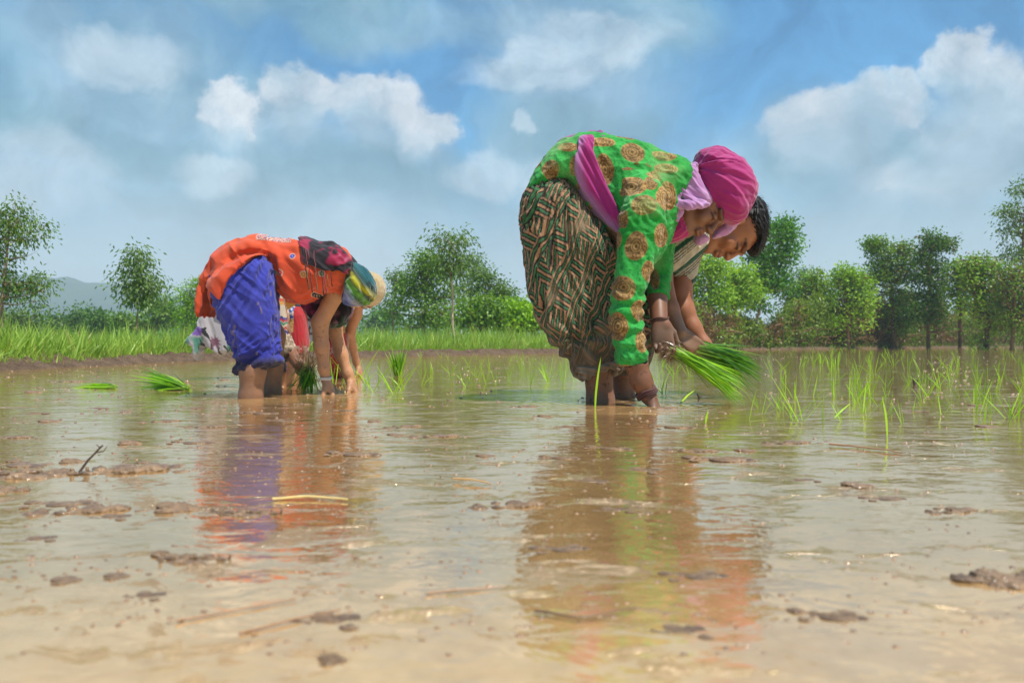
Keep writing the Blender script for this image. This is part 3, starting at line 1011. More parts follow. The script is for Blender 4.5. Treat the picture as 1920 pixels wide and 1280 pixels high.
hed = [
    ('hedge_tree', 'low round hedge tree right of the tall dense green tree', 30, [(1495, 656, 5), (1498, 600, 4)], [(1490, 545, 14, 14), (1505, 552, 16, 12), (1486, 568, 14, 12), (1512, 575, 18, 12), (1495, 590, 22, 14)], MID, .18, 21),
    ('hedge_tree', 'hedge tree with a paler leafy top next right of the low round hedge tree', 30, [(1535, 656, 6), (1536, 600, 4.5)], [(1532, 525, 12, 8), (1545, 535, 18, 12), (1525, 545, 18, 14), (1548, 560, 20, 14), (1530, 575, 22, 16), (1550, 590, 18, 16)], BRIGHT, .12, 22),
    ('hedge_tree', 'bright large-leaved hedge tree left of the double-topped tree', 29, [(1590, 656, 5), (1588, 600, 4)], [(1588, 510, 12, 9), (1580, 525, 18, 12), (1602, 520, 18, 10), (1616, 532, 12, 10), (1595, 545, 26, 14), (1575, 562, 22, 14), (1610, 562, 24, 16), (1590, 585, 28, 14)], BRIGHT, .05, 23),
    ('double_topped_tree', 'taller hedge tree with two drooping grey-green tops', 31, [(1676, 656, 6), (1674, 600, 5), (1670, 540, 4), (1655, 490, 3), (1647, 455, 1.5)], [(1646, 456, 11, 11, .9), (1638, 472, 12, 10, .8), (1655, 475, 14, 12), (1690, 470, 10, 12, .8), (1700, 482, 12, 12, .9), (1650, 495, 14, 10), (1685, 500, 22, 14), (1660, 518, 24, 14), (1695, 520, 20, 14), (1640, 530, 16, 14), (1668, 545, 34, 16), (1655, 575, 30, 16), (1695, 570, 26, 18)], MID, .12, 24),
    ('ivy_clad_tree', 'narrow dark upright tree thick with leaves, pointing to the right at its top', 30, [(1741, 656, 5), (1741, 580, 4.5), (1742, 500, 3.5), (1745, 450, 2)], [(1746, 450, 11, 9), (1740, 462, 14, 10), (1765, 462, 12, 5, .9), (1776, 457, 6, 4), (1746, 478, 16, 10), (1732, 495, 12, 12), (1750, 505, 16, 14), (1722, 520, 14, 12, .8), (1745, 530, 18, 14), (1762, 530, 10, 14, .7), (1738, 555, 20, 14), (1760, 562, 12, 12, .8), (1725, 580, 18, 16), (1752, 590, 18, 16, .8)], DARK, .1, 25),
    ('pollarded_trunk', 'bare pollarded trunk with only a few leaves between the hedge trees', 29, [(1799, 656, 4.5), (1801, 610, 4.2), (1800, 560, 4), (1794, 525, 4), (1791, 500, 3.6)], [(1788, 520, 8, 4, .5), (1806, 540, 8, 4, .4), (1812, 518, 9, 4, .5), (1786, 548, 8, 5, .5), (1800, 500, 6, 3, .5), (1806, 575, 10, 10, .3)], MID, .1, 26),
    ('hedge_tree', 'big bushy hedge tree right of the bare pollarded trunk', 28, [(1850, 656, 6), (1850, 600, 5)], [(1822, 498, 9, 6, .8), (1845, 500, 16, 9), (1830, 515, 18, 10), (1862, 515, 16, 12), (1820, 535, 18, 14), (1850, 540, 26, 16), (1838, 565, 28, 16), (1868, 565, 20, 18), (1845, 590, 34, 14)], BRIGHT, .22, 27),
    ('hedge_tree', 'dark hedge tree with brown dead leaves at the right edge', 27, [(1900, 656, 6), (1900, 600, 5)], [(1890, 515, 18, 12), (1912, 520, 20, 14), (1895, 540, 24, 14), (1920, 550, 24, 18), (1890, 570, 24, 16), (1915, 585, 28, 18), (1950, 540, 30, 30), (1950, 590, 30, 20)], MID, .3, 28),
    ('eucalyptus_tree', 'tall drooping gum tree cut by the right edge of the view', 30, [(1925, 656, 7), (1925, 560, 5), (1922, 480, 4), (1925, 400, 2.5), (1928, 350, 1.5)], [(1922, 362, 16, 14, .9), (1908, 385, 14, 12, .9), (1900, 405, 15, 16), (1925, 410, 20, 26), (1898, 432, 12, 14, .8), (1915, 455, 18, 16, .8), (1900, 475, 14, 12, .7), (1885, 492, 14, 8, .8), (1920, 490, 22, 16), (1870, 495, 8, 4, .6), (1945, 380, 20, 40), (1950, 460, 25, 40)], EUCD, 0, 29),
    ('distant_tree', 'faint pale far tree rising above the low round hedge tree', 75, [(1501, 650, 2), (1501, 560, 1.5)], [(1501, 516, 8, 8), (1497, 528, 9, 10), (1506, 530, 8, 9), (1512, 545, 8, 8, .8)], EUC, 0, 30),
]
for nm, lb, Yd, trk, bb, cl_, dr, sd_ in hed:
    e_ = nm == 'eucalyptus_tree'
    d_ = nm == 'distant_tree'
    tree(nm, lb, Yd, trk, bb, cl_, (.12, .034) if e_ else (.2, .08) if d_ else (.10, .042), 1.5, .5 if e_ else .15, bark=(112, 86, 66), dry=dr, seed=sd_)

# tangled dry undergrowth under the hedge trees
r = np.random.default_rng(31)
mb = MB()
for k in range(900):
    px = r.uniform(1280, 2060)
    Yd = bank_depth(px) + r.uniform(.5, 3.5) * bank_depth(px) / 30
    p0 = P(px, 650, Yd)
    p0[2] = 0
    hgt = r.uniform(.3, 1.5) * (1.0 if px > 1450 else .75)
    ln = r.normal(size=3) * .28 * hgt
    p1 = p0 + np.array([ln[0], ln[1], hgt * .6])
    p2 = p1 + np.array([ln[0] * 1.5 + r.normal() * .15, ln[1], hgt * .4 * r.uniform(-.3, 1)])
    rr_ = r.uniform(.006, .02) if k % 12 else r.uniform(.03, .06)
    mb.add(*tube(resample(np.array([p0, p1, p2]), .25) if hgt > .5 else np.array([p0, p1, p2]), rr_, 4), lin((118, 92, 70)) * r.uniform(.5, 1.2))
tag(mb.build('undergrowth_stems', M_bark), kind='stuff')
n = 13000
px = r.uniform(1250, 2080, n)
Yd = bank_depth(px) + r.uniform(.6, 4.0, n) * bank_depth(px) / 30
topz = np.interp(px, [1250, 1300, 1400, 1450, 1490, 1530, 1900, 2080], [.9, 1.0, .95, .65, 1.45, 1.85, 1.85, 1.85])
cz = topz * r.random(n) ** .8 * (1 + .3 * vn(np.c_[px / 18, Yd * 0, px * 0]))
C = np.c_[(px - 960) / F * Yd, Yd, cz + .05]
C = C[fbm(C * 1.6, 3, 8) > -.15]
n = len(C)
per = 14
LC = np.repeat(C, per, 0) + r.normal(size=(n * per, 3)) * .13
D = r.normal(size=(n * per, 3))
D[:, 2] -= .3
tone = np.repeat(r.random(n), per)
colr = mixc(lin((78, 104, 34)), lin((138, 160, 58)), tone)
dr = np.repeat((fbm(C * 1.1, 2, 6) > .08), per)
colr[dr] = mixc(lin((96, 70, 50)), lin((140, 112, 76)), tone[dr])
V, Fc = leaves(LC, D, r.uniform(.08, .16, n * per), r.uniform(.03, .07, n * per), 4)
tag(mesh_from('undergrowth_leaves', V, Fc, M_leaf, None, np.repeat(colr, 4, 0)), kind='stuff')
# far green belt behind the tall grass
r = np.random.default_rng(32)
n = 2600
px = r.uniform(-500, 2300, n)
Yd = r.uniform(60, 110, n)
cz = r.random(n) ** .7 * (2.4 + 1.2 * vn(np.c_[px / 40, Yd * 0, px * 0])) * np.where((px > 1380) & (px < 1500), .5, 1)
C = np.c_[(px - 960) / F * Yd, Yd, cz]
per = 12
LC = np.repeat(C, per, 0) + r.normal(size=(n * per, 3)) * np.array([.8, .8, .4])
D = r.normal(size=(n * per, 3))
V, Fc = leaves(LC, D, r.uniform(.3, .6, n * per), r.uniform(.15, .3, n * per), 5)
tag(mesh_from('far_shrubs', V, Fc, M_leaf, None, np.repeat(mixc(lin(DARK[0]), lin(BRIGHT[0]), np.repeat(r.random(n), per)), 4, 0)), kind='stuff')

# ------------------------------------------------------------------ people
SKIN = lin((168, 112, 78))
SKIN_D = lin((128, 84, 60))
MUDC = lin((128, 98, 76))


def nv(v):
    v = np.asarray(v, float)
    return v / np.linalg.norm(v)


def frame(U, Fd):
    U = nv(U)
    Fd = np.asarray(Fd, float)
    Fd = nv(Fd - U * (Fd @ U))
    return U, Fd, np.cross(Fd, U)          # up, forward, side


def head(v, c, U, Fd, s=1.0, neck=None, ears=True, eyes=True):
    U, Fd, S = frame(U, Fd)
    M = np.array([S, Fd, U])
    p = lambda a, b, d: c + (S * a + Fd * b + U * d) * s
    v.ell(p(0, -.012, .035), np.array([.073, .094, .082]) * s, M, .01)
    v.ell(p(0, .018, -.04), np.array([.056, .068, .072]) * s, M, .03 * s)
    v.ell(p(0, .062, -.098), np.array([.02, .017, .017]) * s, M, .03 * s)
    for q in (-1, 1):
        v.cone(p(q * .052, .0, -.055), p(q * .015, .062, -.098), .018 * s, .016 * s, .025 * s)
        v.ell(p(q * .040, .060, -.032), np.array([.022, .02, .024]) * s, M, .02 * s)
        v.ell(p(q * .032, .098, .004), np.array([.018, .018, .013]) * s, M, .012 * s, 'cut')
        v.cone(p(q * .014, .092, .024), p(q * .048, .074, .026), .008 * s, .006 * s, .012 * s)
        v.ell(p(q * .031, .074, .001), np.array([.0145, .0145, .0125]) * s, M, .004 * s)
        v.ell(p(q * .014, .097, -.033), np.array([.008, .010, .007]) * s, M, .006 * s)
        if ears:
            v.ell(p(q * .077, -.008, -.008), np.array([.008, .018, .030]) * s, M, .006 * s)
            v.ell(p(q * .084, -.004, -.004), np.array([.005, .009, .016]) * s, M, .004 * s, 'cut')
    v.cone(p(0, .088, .012), p(0, .105, -.029), .008 * s, .0118 * s, .012 * s)
    v.cone(p(0, .086, -.040), p(0, .090, -.056), .0105 * s, .009 * s, .008 * s)
    v.ell(p(0, .084, -.062), np.array([.022, .014, .018]) * s, M, .014 * s)
    for a0, a1 in ((-.020, 0), (0, .020)):
        v.cone(p(a0, .090 if a0 else .098, -.058), p(a1, .090 if a1 else .098, -.058), .0058 * s, .0058 * s, .004 * s)
        v.cone(p(a0, .088 if a0 else .095, -.071), p(a1, .088 if a1 else .095, -.071), .0065 * s, .0065 * s, .004 * s)
    if neck is not None:
        v.cone(p(0, -.03, -.04), neck, .052 * s, .055 * s, .03 * s)
    return c, M, s


def face_color(cols, pts, hd, skin):
    c, M, s = hd
    q = (pts - c) @ M.T / s
    a, f, u = np.abs(q[:, 0]), q[:, 1], q[:, 2]
    fr = f > .045
    lip = np.exp(-((u + .0645) / .0095) ** 2 - (a / .022) ** 4) * fr * (f > .082)
    cols = cols * (1 - lip[:, None] * .75) + lin((120, 52, 50)) * lip[:, None] * .75
    brow = np.exp(-((u - .026 - .10 * (a - .03) * (a < .03) + .12 * (a - .035) * (a > .035)) / .0048) ** 2) * (a > .010) * (a < .054) * fr
    lash = np.exp(-((u + .0055 - .10 * (a - .03) ** 2 / .03) / .003) ** 2) * (a > .014) * (a < .05) * fr
    crease = np.exp(-((u - .012) / .003) ** 2) * (a > .016) * (a < .046) * fr * .4
    k = np.clip(brow * .8 + lash * .9 + crease, 0, 1)[:, None]
    cols = cols * (1 - k) + lin((30, 20, 18)) * k
    ln = np.exp(-((u + .0645) / .0018) ** 2 - (a / .02) ** 4) * (f > .08)
    cols = cols * (1 - ln[:, None] * .7)
    return cols


def hand(v, wr, D, Np, S, s=1.0, curl=(.7, .9, .6), spread=.12, thumb=(.55, .5, .35), tcurl=(.2, .3), curls=None):
    """wrist, direction to the knuckles, palm normal, side on which the thumb sits"""
    D, Np, S = nv(D), nv(Np), nv(S)
    wr = np.asarray(wr, float)
    off = [.030, .010, -.010, -.028]
    ln = [.043, .048, .045, .035]
    kn = [.084, .088, .083, .074]
    r0 = [.0088, .0090, .0086, .0076]
    for i in range(4):
        k0 = wr + (D * kn[i] + S * off[i]) * s
        v.cone(wr + (S * off[i] * .5 + D * .012) * s, k0, .0135 * s, .0115 * s, .012 * s)
        a = 0.0
        d0 = nv(D + S * spread * (1.5 - i) * .7)
        pnt = k0
        cu = curls[i] if curls else curl
        for j, (fr_, rr_) in enumerate(((1, 1), (.62, .92), (.48, .84))):
            a += cu[j]
            d = d0 * math.cos(a) + Np * math.sin(a)
            q = pnt + d * ln[i] * fr_ * s
            v.cone(pnt, q, r0[i] * rr_ * s * 1.02, r0[i] * rr_ * .93 * s, .003)
            v.ell(pnt, np.array([1, 1, 1]) * r0[i] * rr_ * 1.1 * s, None, .003)
            pnt = q
    v.ell(wr + (D * .045 + Np * .004) * s, np.array([.036, .014, .046]) * s, np.array([S, Np, D]), .012 * s)
    b = wr + (D * .018 + S * .018 + Np * .004) * s
    m1 = nv(S * thumb[0] + D * thumb[1] + Np * thumb[2])
    k1 = b + m1 * .045 * s
    v.cone(b, k1, .016 * s, .0115 * s, .012 * s)
    m2 = nv(m1 + D * tcurl[0] * 2 + Np * tcurl[1])
    k2 = k1 + m2 * .034 * s
    v.cone(k1, k2, .0112 * s, .0098 * s, .004)
    m3 = nv(m2 + D * tcurl[0] - S * .2 + Np * tcurl[1] * .5)
    v.cone(k2, k2 + m3 * .026 * s, .0098 * s, .0082 * s, .003)


def folds(pts, dirs, amp, long_, short, off=0, gate=None):
    """ridged creases running along dirs (unit vector or per-point array)"""
    d = np.broadcast_to(np.asarray(dirs, float), pts.shape)
    x = (pts * d).sum(1)
    perp = pts - d * x[:, None]
    q = perp / short + d * (x / long_)[:, None]
    n = 1 - np.abs(fbm(q + .35 * fbm(pts * 6, 2, off + 4)[:, None], 2, off)) * 2.2
    r_ = amp * (n - .55)
    return r_ if gate is None else r_ * gate


def topix(pts, Y):
    return 960 + F * pts[:, 0] / Y, HZ - F * (pts[:, 2] - H0) / Y


def person(name_loc, label, group=None):
    return empty('person', name_loc, label, 'person', group)


def mudmask(pts, z0, z1, off=1):
    return sm(z1, z0, pts[:, 2] + .05 * fbm(pts * 14, 3, off))


# ================= woman in green (nearest worker)
YW = 3.05
YN, YFAR, YA = 2.97, 3.22, 2.80        # near leg, far leg, near arm
root = person((P(1130, 640, YW)[0], YW, 0), 'woman bent double in a green medallion-print tunic and magenta headscarf, holding seedlings')
VX = .0030
v = Vol.px(975, 250, 1420, 760, 2.62, 3.42, .0032)
v = Vol((v.lo[0], 2.62, -.34), v.lo + v.v * v.n, .0032)
# trunk and limbs
v.chain([P(1040, 350, YW), P(1100, 310, YW), P(1190, 345, YW), P(1255, 375, YW)], [.085, .085, .085, .05], .04)
for Yl, kx in ((YN, -1), (YFAR, 1)):
    hip = P(1045, 385, YW + kx * .08)
    if kx < 0:
        pts_ = [hip, P(1110, 610, YN), P(1121, 690, YN), P(1126, 752, YN), P(1120, 860, YN)]
        rr_ = [.06, .055, .054, .050, .034]
    else:
        pts_ = [hip, P(1185, 600, YFAR), P(1168, 690, YFAR), P(1170, 745, YFAR), P(1165, 845, YFAR)]
        rr_ = [.06, .055, .045, .041, .033]
    v.chain(pts_, rr_, .02)
    v.chain([pts_[-1], pts_[-1] + np.array([.06, 0, -.03]), pts_[-1] + np.array([.15, 0, -.045])], [.036, .038, .022], .02)
sh = P(1215, 400, YA + .06)
v.chain([P(1225, 375, 2.95), sh, P(1178, 560, YA), P(1190, 670, YA), P(1203, 715, YA), P(1217, 744, YA)], [.05, .052, .046, .042, .036, .029], .02)
hand(v, P(1217, 744, YA), (.55, .05, -.85), (-.8, .1, -.5), (.1, -1, 0), 1.0, (.2, .3, .3))
fa = [P(1240, 400, 3.2), P(1238, 470, 3.17), P(1233, 555, 3.06), P(1236, 600, 3.0)]
v.chain(fa, [.05, .044, .037, .0315], .015)
hand(v, P(1237, 601, 2.99), (.12, -.05, -1), (.15, -1, -.05), (1, .1, .15), 1.12, (.55, 1.0, .8), .12, (.62, .62, -.5), (.55, -.15),
     curls=[(.75, 1.15, .7), (.70, 1.15, .75), (.75, 1.1, .8), (.85, 1.1, .8)])
hc = P(1315, 380, YW)
hd = head(v, hc, (.87, -.03, .49), (.49, -.30, -.87), 1.10, P(1255, 372, YW), ears=False)


def wcol(p, n):
    c = np.ones((len(p), 1)) * SKIN_D
    c = c * (1 + .12 * fbm(p * 20, 3, 3))[:, None]
    c = face_color(c, p, hd, SKIN_D)
    # dried mud on the working hands, splashes on the shins
    x, y = topix(p, 2.95)
    k = sm(595, 625, y) * (x > 1222) * (x < 1330) * (p[:, 1] > 2.9)
    k = np.clip(k * (.65 + .5 * fbm(p * 25, 3, 7)) + mudmask(p, 0.0, .05) * .5, 0, 1)
    sp = (fbm(p * 95, 2, 11) > .44) * (p[:, 2] < .25) * .7
    c = c * (1 - k[:, None]) + lin((122, 98, 82)) * k[:, None]
    return c * (1 - sp[:, None]) + lin((80, 52, 36)) * sp[:, None]


body_w, root_w = v, root

# tunic
KT = [(984, 374), (1053, 348), (1075, 372), (1100, 405), (1130, 440), (1158, 470), (1165, 480), (1215, 505), (1246, 470), (1262, 425), (1275, 385), (1298, 335), (1287, 310), (1250, 294),
      (1200, 275), (1150, 261), (1110, 256), (1075, 260), (1048, 272), (1022, 297), (1002, 325), (988, 352)]
k_ = Vol.px(970, 245, 1320, 700, 2.66, 3.40, .003)
k_.prism(KT, YW, .155, .10, 0, 1)
k_torso = k_.copy()
k_.chain([P(1180, 330, 3.0), P(1212, 378, YA + .06), P(1205, 410, YA + .02)], [.09, .068, .062], .05)      # near shoulder
SL = [(1165, 385), (1158, 430), (1160, 470), (1152, 520), (1146, 560), (1144, 600), (1150, 645), (1156, 684), (1186, 690), (1216, 682), (1211, 650), (1203, 610), (1204, 570), (1214, 530), (1228, 490), (1240, 450), (1247, 410), (1235, 375), (1200, 362)]
k_.prism(SL, YA, .058, .05, .03, 1)
k_.chain([P(1245, 380, 3.12), P(1240, 430, 3.18), P(1236, 500, 3.14), P(1233, 563, 3.05)], [.075, .06, .048, .043], .03)
for a, n_, out in ((P(1187, 685, YA), (P(1187, 685, YA) - P(1180, 600, YA)), 1), (P(1233, 556, 3.05), (P(1233, 560, 3.05) - P(1237, 480, 3.15)), 1)):
    # open the cuffs: local cut below the hem, hollow inside
    nn = nv(n_)
    sl, X_, Y_, Z_ = k_.sub(a, a, .10)
    dpl = (X_ - a[0]) * nn[0] + (Y_ - a[1]) * nn[1] + (Z_ - a[2]) * nn[2]
    near = np.sqrt((X_ - a[0]) ** 2 + (Y_ - a[1]) ** 2 + (Z_ - a[2]) ** 2) < .075
    k_.f[sl] = np.where(near, np.maximum(k_.f[sl], dpl), k_.f[sl])
k_shape = k_.copy()
body_w.inside(k_, .024)

MED = [(1029, 326, 17, 18), (1060, 283, 20, 9), (1124, 277, 22, 10), (1128, 332, 17, 30), (1178, 298, 22, 19), (1184, 350, 25, 20), (1241, 299, 25, 10), (1242, 325, 25, 11), (1243, 376, 18, 26),
       (1202, 393, 23, 22), (1186, 466, 23, 27), (1164, 541, 20, 24), (1157, 612, 16, 26), (1192, 581, 15, 20), (1199, 638, 13, 20), (1233, 445, 13, 20), (1209, 512, 13, 21), (1113, 405, 17, 20),
       (1147, 447, 14, 22), (1072, 318, 9, 20), (1165, 415, 9, 18), (1172, 262, 20, 5), (1233, 520, 9, 24), (1240, 575, 30, 12), (1165, 690, 30, 8), (1000, 300, 14, 18), (1090, 365, 16, 18), (1218, 345, 12, 14)]


def green_cloth(p, n, Yc):
    x, y = topix(p, Yc)
    x = x + 6 * fbm(p * 9, 2, 61)
    y = y + 6 * fbm(p * 9, 2, 71)
    g = mixc(lin((34, 168, 56)), lin((66, 200, 88)), np.clip(.5 + 1.1 * fbm(p * 9, 3, 21), 0, 1))
    sp = (vn(p * 210, 3) > .33) * .55
    g = g * (1 - sp[:, None]) + lin((14, 110, 52)) * sp[:, None]
    best = np.full(len(p), 9.0)
    tonem = np.ones(len(p))
    for cx, cy, a, b in MED:
        w_ = 1 + .22 * fbm(p * 14, 2, cx % 17)
        dm = np.hypot((x - cx) / a, (y - cy) / b) * w_
        tonem = np.where(dm < best, .78 + .4 * ((cx * 7 + cy * 3) % 10) / 10, tonem)
        best = np.minimum(best, dm)
    tan = mixc(lin((218, 172, 104)), lin((186, 140, 78)), np.clip(.5 + fbm(p * 40, 3, 5), 0, 1))
    dots = np.clip((vn(p * 260, 6) > .12) * sm(.52, .62, best) * sm(.98, .9, best) + (vn(p * 230, 8) > .25) * .6, 0, 1) * .72
    tan = tan * (1 - dots[:, None]) + lin((84, 52, 28)) * dots[:, None]
    rings = (np.abs(best - .52) < .05) * .8 + (np.abs(best - .32) < .045) * .8 + (best < .13) * .9
    tan = tan * (1 - rings[:, None]) + lin((92, 74, 26)) * rings[:, None]
    tan = tan * tonem[:, None]
    e = sm(1.0, .95, best)[:, None]
    c = g * (1 - e) + tan * e
    fade = np.clip(fbm(p * 7, 3, 33) - .18, 0, 1)[:, None] * 1.3            # pale worn patches
    c = c * (1 - fade) + lin((150, 200, 120)) * fade
    return c


def kd(p, n):
    d = folds(p, nv((.5, 0, -.8)), .007, .14, .045, 1) + folds(p, nv((1, 0, -.1)), .0035, .10, .03, 5)
    x, y = topix(p, YA)
    slv = (p[:, 1] < 2.90) * sm(480, 520, y)
    d += slv * (.004 * np.sin(y / 4.2 + 3 * fbm(p * 14, 2, 3)) * sm(520, 560, y) * (1 - sm(640, 670, y)))
    # armhole seam and pull lines from the shoulder
    s_ = np.hypot(x - 1195, y - 372)
    d -= .008 * np.exp(-((x - (1268 - .55 * (y - 330))) / 2.6) ** 2) * (y > 318) * (y < 470) * (p[:, 1] < 3.0) * 0
    ang = np.arctan2(y - 385, x - 1195)
    d += .004 * np.sin(ang * 13 + 2 * fbm(p * 8, 2, 2)) * np.exp(-s_ / 60) * sm(12, 40, s_) * (p[:, 1] < 3.05)
    return d


k_.mesh('tunic', M_cloth, lambda p, n: green_cloth(p, n, np.where(p[:, 1] < 2.88, YA + .02, YW - .06)), kd, root)

# trousers
t_ = Vol.px(970, 335, 1240, 735, 2.76, 3.42, .0028)
TN = [(1053, 345), (1000, 352), (986, 375), (981, 400), (980, 450), (986, 500), (992, 550), (1002, 592), (1018, 622), (1046, 655), (1074, 686), (1082, 700), (1120, 700), (1160, 692), (1168, 660), (1160, 600), (1153, 550), (1152, 505), (1158, 475), (1130, 440), (1100, 400), (1076, 365)]
TF = [(1050, 380), (1160, 440), (1208, 520), (1222, 580), (1226, 630), (1222, 672), (1208, 700), (1180, 704), (1150, 702), (1115, 640), (1060, 540)]
t_.prism([(1053, 343), (1000, 350), (986, 372), (981, 400), (982, 440), (1000, 500), (1100, 520), (1150, 500), (1155, 465), (1100, 398), (1076, 365)], YW, .155, .10, 0, 1)
t_.prism(TN, 3.0, .10, .08, .04, 1)
t_.prism(TF, 3.18, .085, .07, .03, 1)
t_.cone(P(1100, 690, YN), P(1150, 680, YN), .05, .05, .03)
body_w.inside(t_, .034)


def pant_col(p, n):
    """patchwork of striped bands: long diagonal stripes between blocks of short cross stripes"""
    wx = .012 * fbm(p * 9, 3, 41)
    ph = np.arctan2(p[:, 1] - 3.03, p[:, 0] - P(1080, 500, YW)[0]) * .20
    u = ph * 1.35 + p[:, 0] * .15 + wx
    z = p[:, 2] + .010 * fbm(p * 11, 3, 43)
    a = u * .80 - z * .60             # across the long bands (bands climb to the right)
    s = u * .60 + z * .80             # along them
    a = a + .006 * np.sin(s * 30)
    per = .145
    band = np.floor(a / per)
    fa_ = a / per - band
    inlong = fa_ < .40
    cell = np.floor(s / .075 + band * .37 + fa_ * np.where(np.mod(band, 2) < 1, .9, -.9))
    odd = np.mod(cell + band, 2) < 1
    c1 = np.where(odd, u * -.35 - z * .94, u * .98 - z * .2)
    coord = np.where(inlong, a, c1)
    st = np.mod(coord / .029, 1.0)
    wob_s = .05 * vn(p * 120, 5)
    st = np.mod(st + wob_s, 1.0)
    dark = lin((46, 30, 26))
    peach = lin((200, 150, 112))
    green = lin((72, 130, 82))
    c = np.where((st < .32)[:, None], peach, np.where((st < .52)[:, None], dark, np.where((st < .80)[:, None], green, dark)))
    x, y = topix(p, YN)
    k = sm(590, 690, y + 30 * fbm(p * 10, 3, 12))[:, None] * .8        # wet mud soaked into the lower legs
    c = c * (1 - k) + lin((104, 84, 66)) * k
    k = (np.clip(fbm(p * 8, 3, 51) - .36, 0, 1) * 3)[:, None].clip(0, .7)
    return c * (1 - k) + lin((170, 140, 110)) * k


def pd(p, n):
    x, y = topix(p, YN)
    # creases fan out from the waist and gather at the knee
    d1 = np.stack([(x - 1060) / 260, 0 * x, -(y - 250) / 260], 1)
    d1 /= np.linalg.norm(d1, axis=1)[:, None]
    g = 1 - .5 * sm(560, 640, y)
    d = folds(p, d1, .016, .42, .05, 2) * g + folds(p, nv((.3, 0, -1)), .006, .14, .03, 7)
    kx = np.hypot(x - 1078, (y - 636) * 1.2)
    d -= .028 * np.exp(-(kx / 13) ** 2) * (p[:, 1] < 3.02)
    ang = np.arctan2(y - 636, x - 1078)
    d += .008 * np.sin(ang * 9 + 1.5 * fbm(p * 10, 2, 4)) * np.exp(-((kx - 40) / 34) ** 2) * (p[:, 1] < 3.05)
    return d


t_.mesh('trousers', M_cloth, pant_col, pd, root)
# rolled muddy cuffs
c_ = Vol.px(1060, 660, 1225, 735, 2.85, 3.36, .0028)
c_.prism([(1075, 686), (1087, 684), (1120, 680), (1148, 674), (1158, 670), (1160, 684), (1156, 698), (1150, 700), (1146, 690), (1120, 700), (1094, 715), (1085, 704)], YN, .075, .03, 0, 1)
c_.cone(P(1090, 694, YN), P(1145, 686, YN), .036, .036, .02)


def cuff_col(p, n):
    return mixc(lin((122, 100, 82)), lin((166, 142, 116)), np.clip(.5 + fbm(p * np.array([60, 60, 25]), 3, 4), 0, 1))


keep(c_.mesh('rolled_cuff', M_cloth, cuff_col, lambda p, n: .003 * np.sin(p[:, 2] * 330 + p[:, 0] * 60 + 2 * fbm(p * 12, 2, 3)) + folds(p, nv((1, 0, .25)), .004, .12, .02, 3)), root)
c2_v = Vol.px(1130, 670, 1225, 725, 3.05, 3.36, .0028)
c2_v.prism([(1148, 688), (1192, 688), (1196, 702), (1150, 700)], 3.2, .06, .04, 0.0, 1)
keep(c2_v.mesh('rolled_cuff', M_cloth, cuff_col, lambda p, n: .003 * np.sin(p[:, 2] * 330 + p[:, 0] * 60 + 2 * fbm(p * 12, 2, 3)) + folds(p, nv((1, 0, .25)), .004, .12, .02, 3)), root)

# magenta scarf on the head, lilac wrap round the neck, sash round the waist
h_ = Vol.px(1235, 265, 1425, 470, 2.82, 3.28, .0025)
h_.prism([(1297, 322), (1301, 298), (1306, 286), (1322, 278), (1345, 277), (1368, 284), (1392, 303), (1408, 322), (1413, 345), (1411, 372), (1402, 396), (1388, 414), (1374, 420), (1350, 413), (1328, 397), (1311, 374), (1298, 350)], YW, .118, .105, 0, 1)
bun = P(1322, 300, YW)


def turban_d(p, n):
    x, y = topix(p, YW)
    ax, ay = x - 1296, y - 322
    ang = np.arctan2(ay, ax)
    rr = np.hypot(ax, ay)
    g = sm(5, 30, rr) * (1 - .5 * sm(70, 120, rr))
    aa = np.stack([ang * 5.5, rr / 110, 0 * rr], 1)
    d = .0055 * (.6 - np.abs(fbm(aa, 2, 5)) * 2.2) * g + .0022 * fbm(aa * 2.7, 2, 15) * g
    # main overlap edge sweeping from the knot over the crown
    curve = -.42 + .0042 * rr + .000012 * rr ** 2
    d += .010 * sm(-.05, .03, ang - curve) - .010 * sm(.0, .5, ang - curve)
    c2_ = .30 + .0030 * rr
    d += .006 * sm(-.05, .03, ang - c2_) - .006 * sm(.0, .45, ang - c2_)
    d -= .007 * np.exp(-((ang - curve + .05) / .05) ** 2) * g
    return d + folds(p, nv((1, 0, -.45)), .003, .2, .025, 9)


body_w.inside(h_, .012)
h_.mesh('headscarf', M_scarf, lambda p, n: mixc(lin((188, 30, 122)), lin((212, 56, 142)), np.clip(.5 + fbm(p * 5, 2, 2), 0, 1)), turban_d, root)
l_ = Vol.px(1235, 290, 1425, 470, 2.80, 3.30, .0025)
l_.prism([(1300, 311), (1278, 317), (1268, 332), (1262, 360), (1256, 384), (1264, 392), (1290, 389), (1330, 391), (1322, 372), (1309, 350), (1299, 328)], YW, .115, .045, 0, 1)
l_.chain([P(1300, 322, 2.95), P(1275, 345, 2.94), P(1263, 382, 2.94), P(1290, 384, 2.93), P(1326, 385, 2.93)], [.012, .018, .017, .018, .010], .008)
l_.chain([P(1272, 350, 2.94), P(1292, 372, 2.935), P(1322, 380, 2.94)], [.013, .013, .01], .006)
l_.chain([P(1264, 388, 2.95), P(1263, 402, 2.95), P(1268, 408, 2.96), P(1276, 398, 2.96), P(1277, 388, 2.95)], [.012, .014, .013, .011, .01], .006)
l_.prism([(1383, 412), (1385, 420), (1368, 438), (1352, 444), (1336, 448), (1338, 438), (1352, 424), (1368, 414)], 3.13, .03, .02, 0, 1)
l_.prism([(1303, 440), (1318, 438), (1330, 447), (1322, 456), (1308, 460), (1302, 452)], 3.12, .03, .02, .01, 1)
body_w.inside(l_, .012)
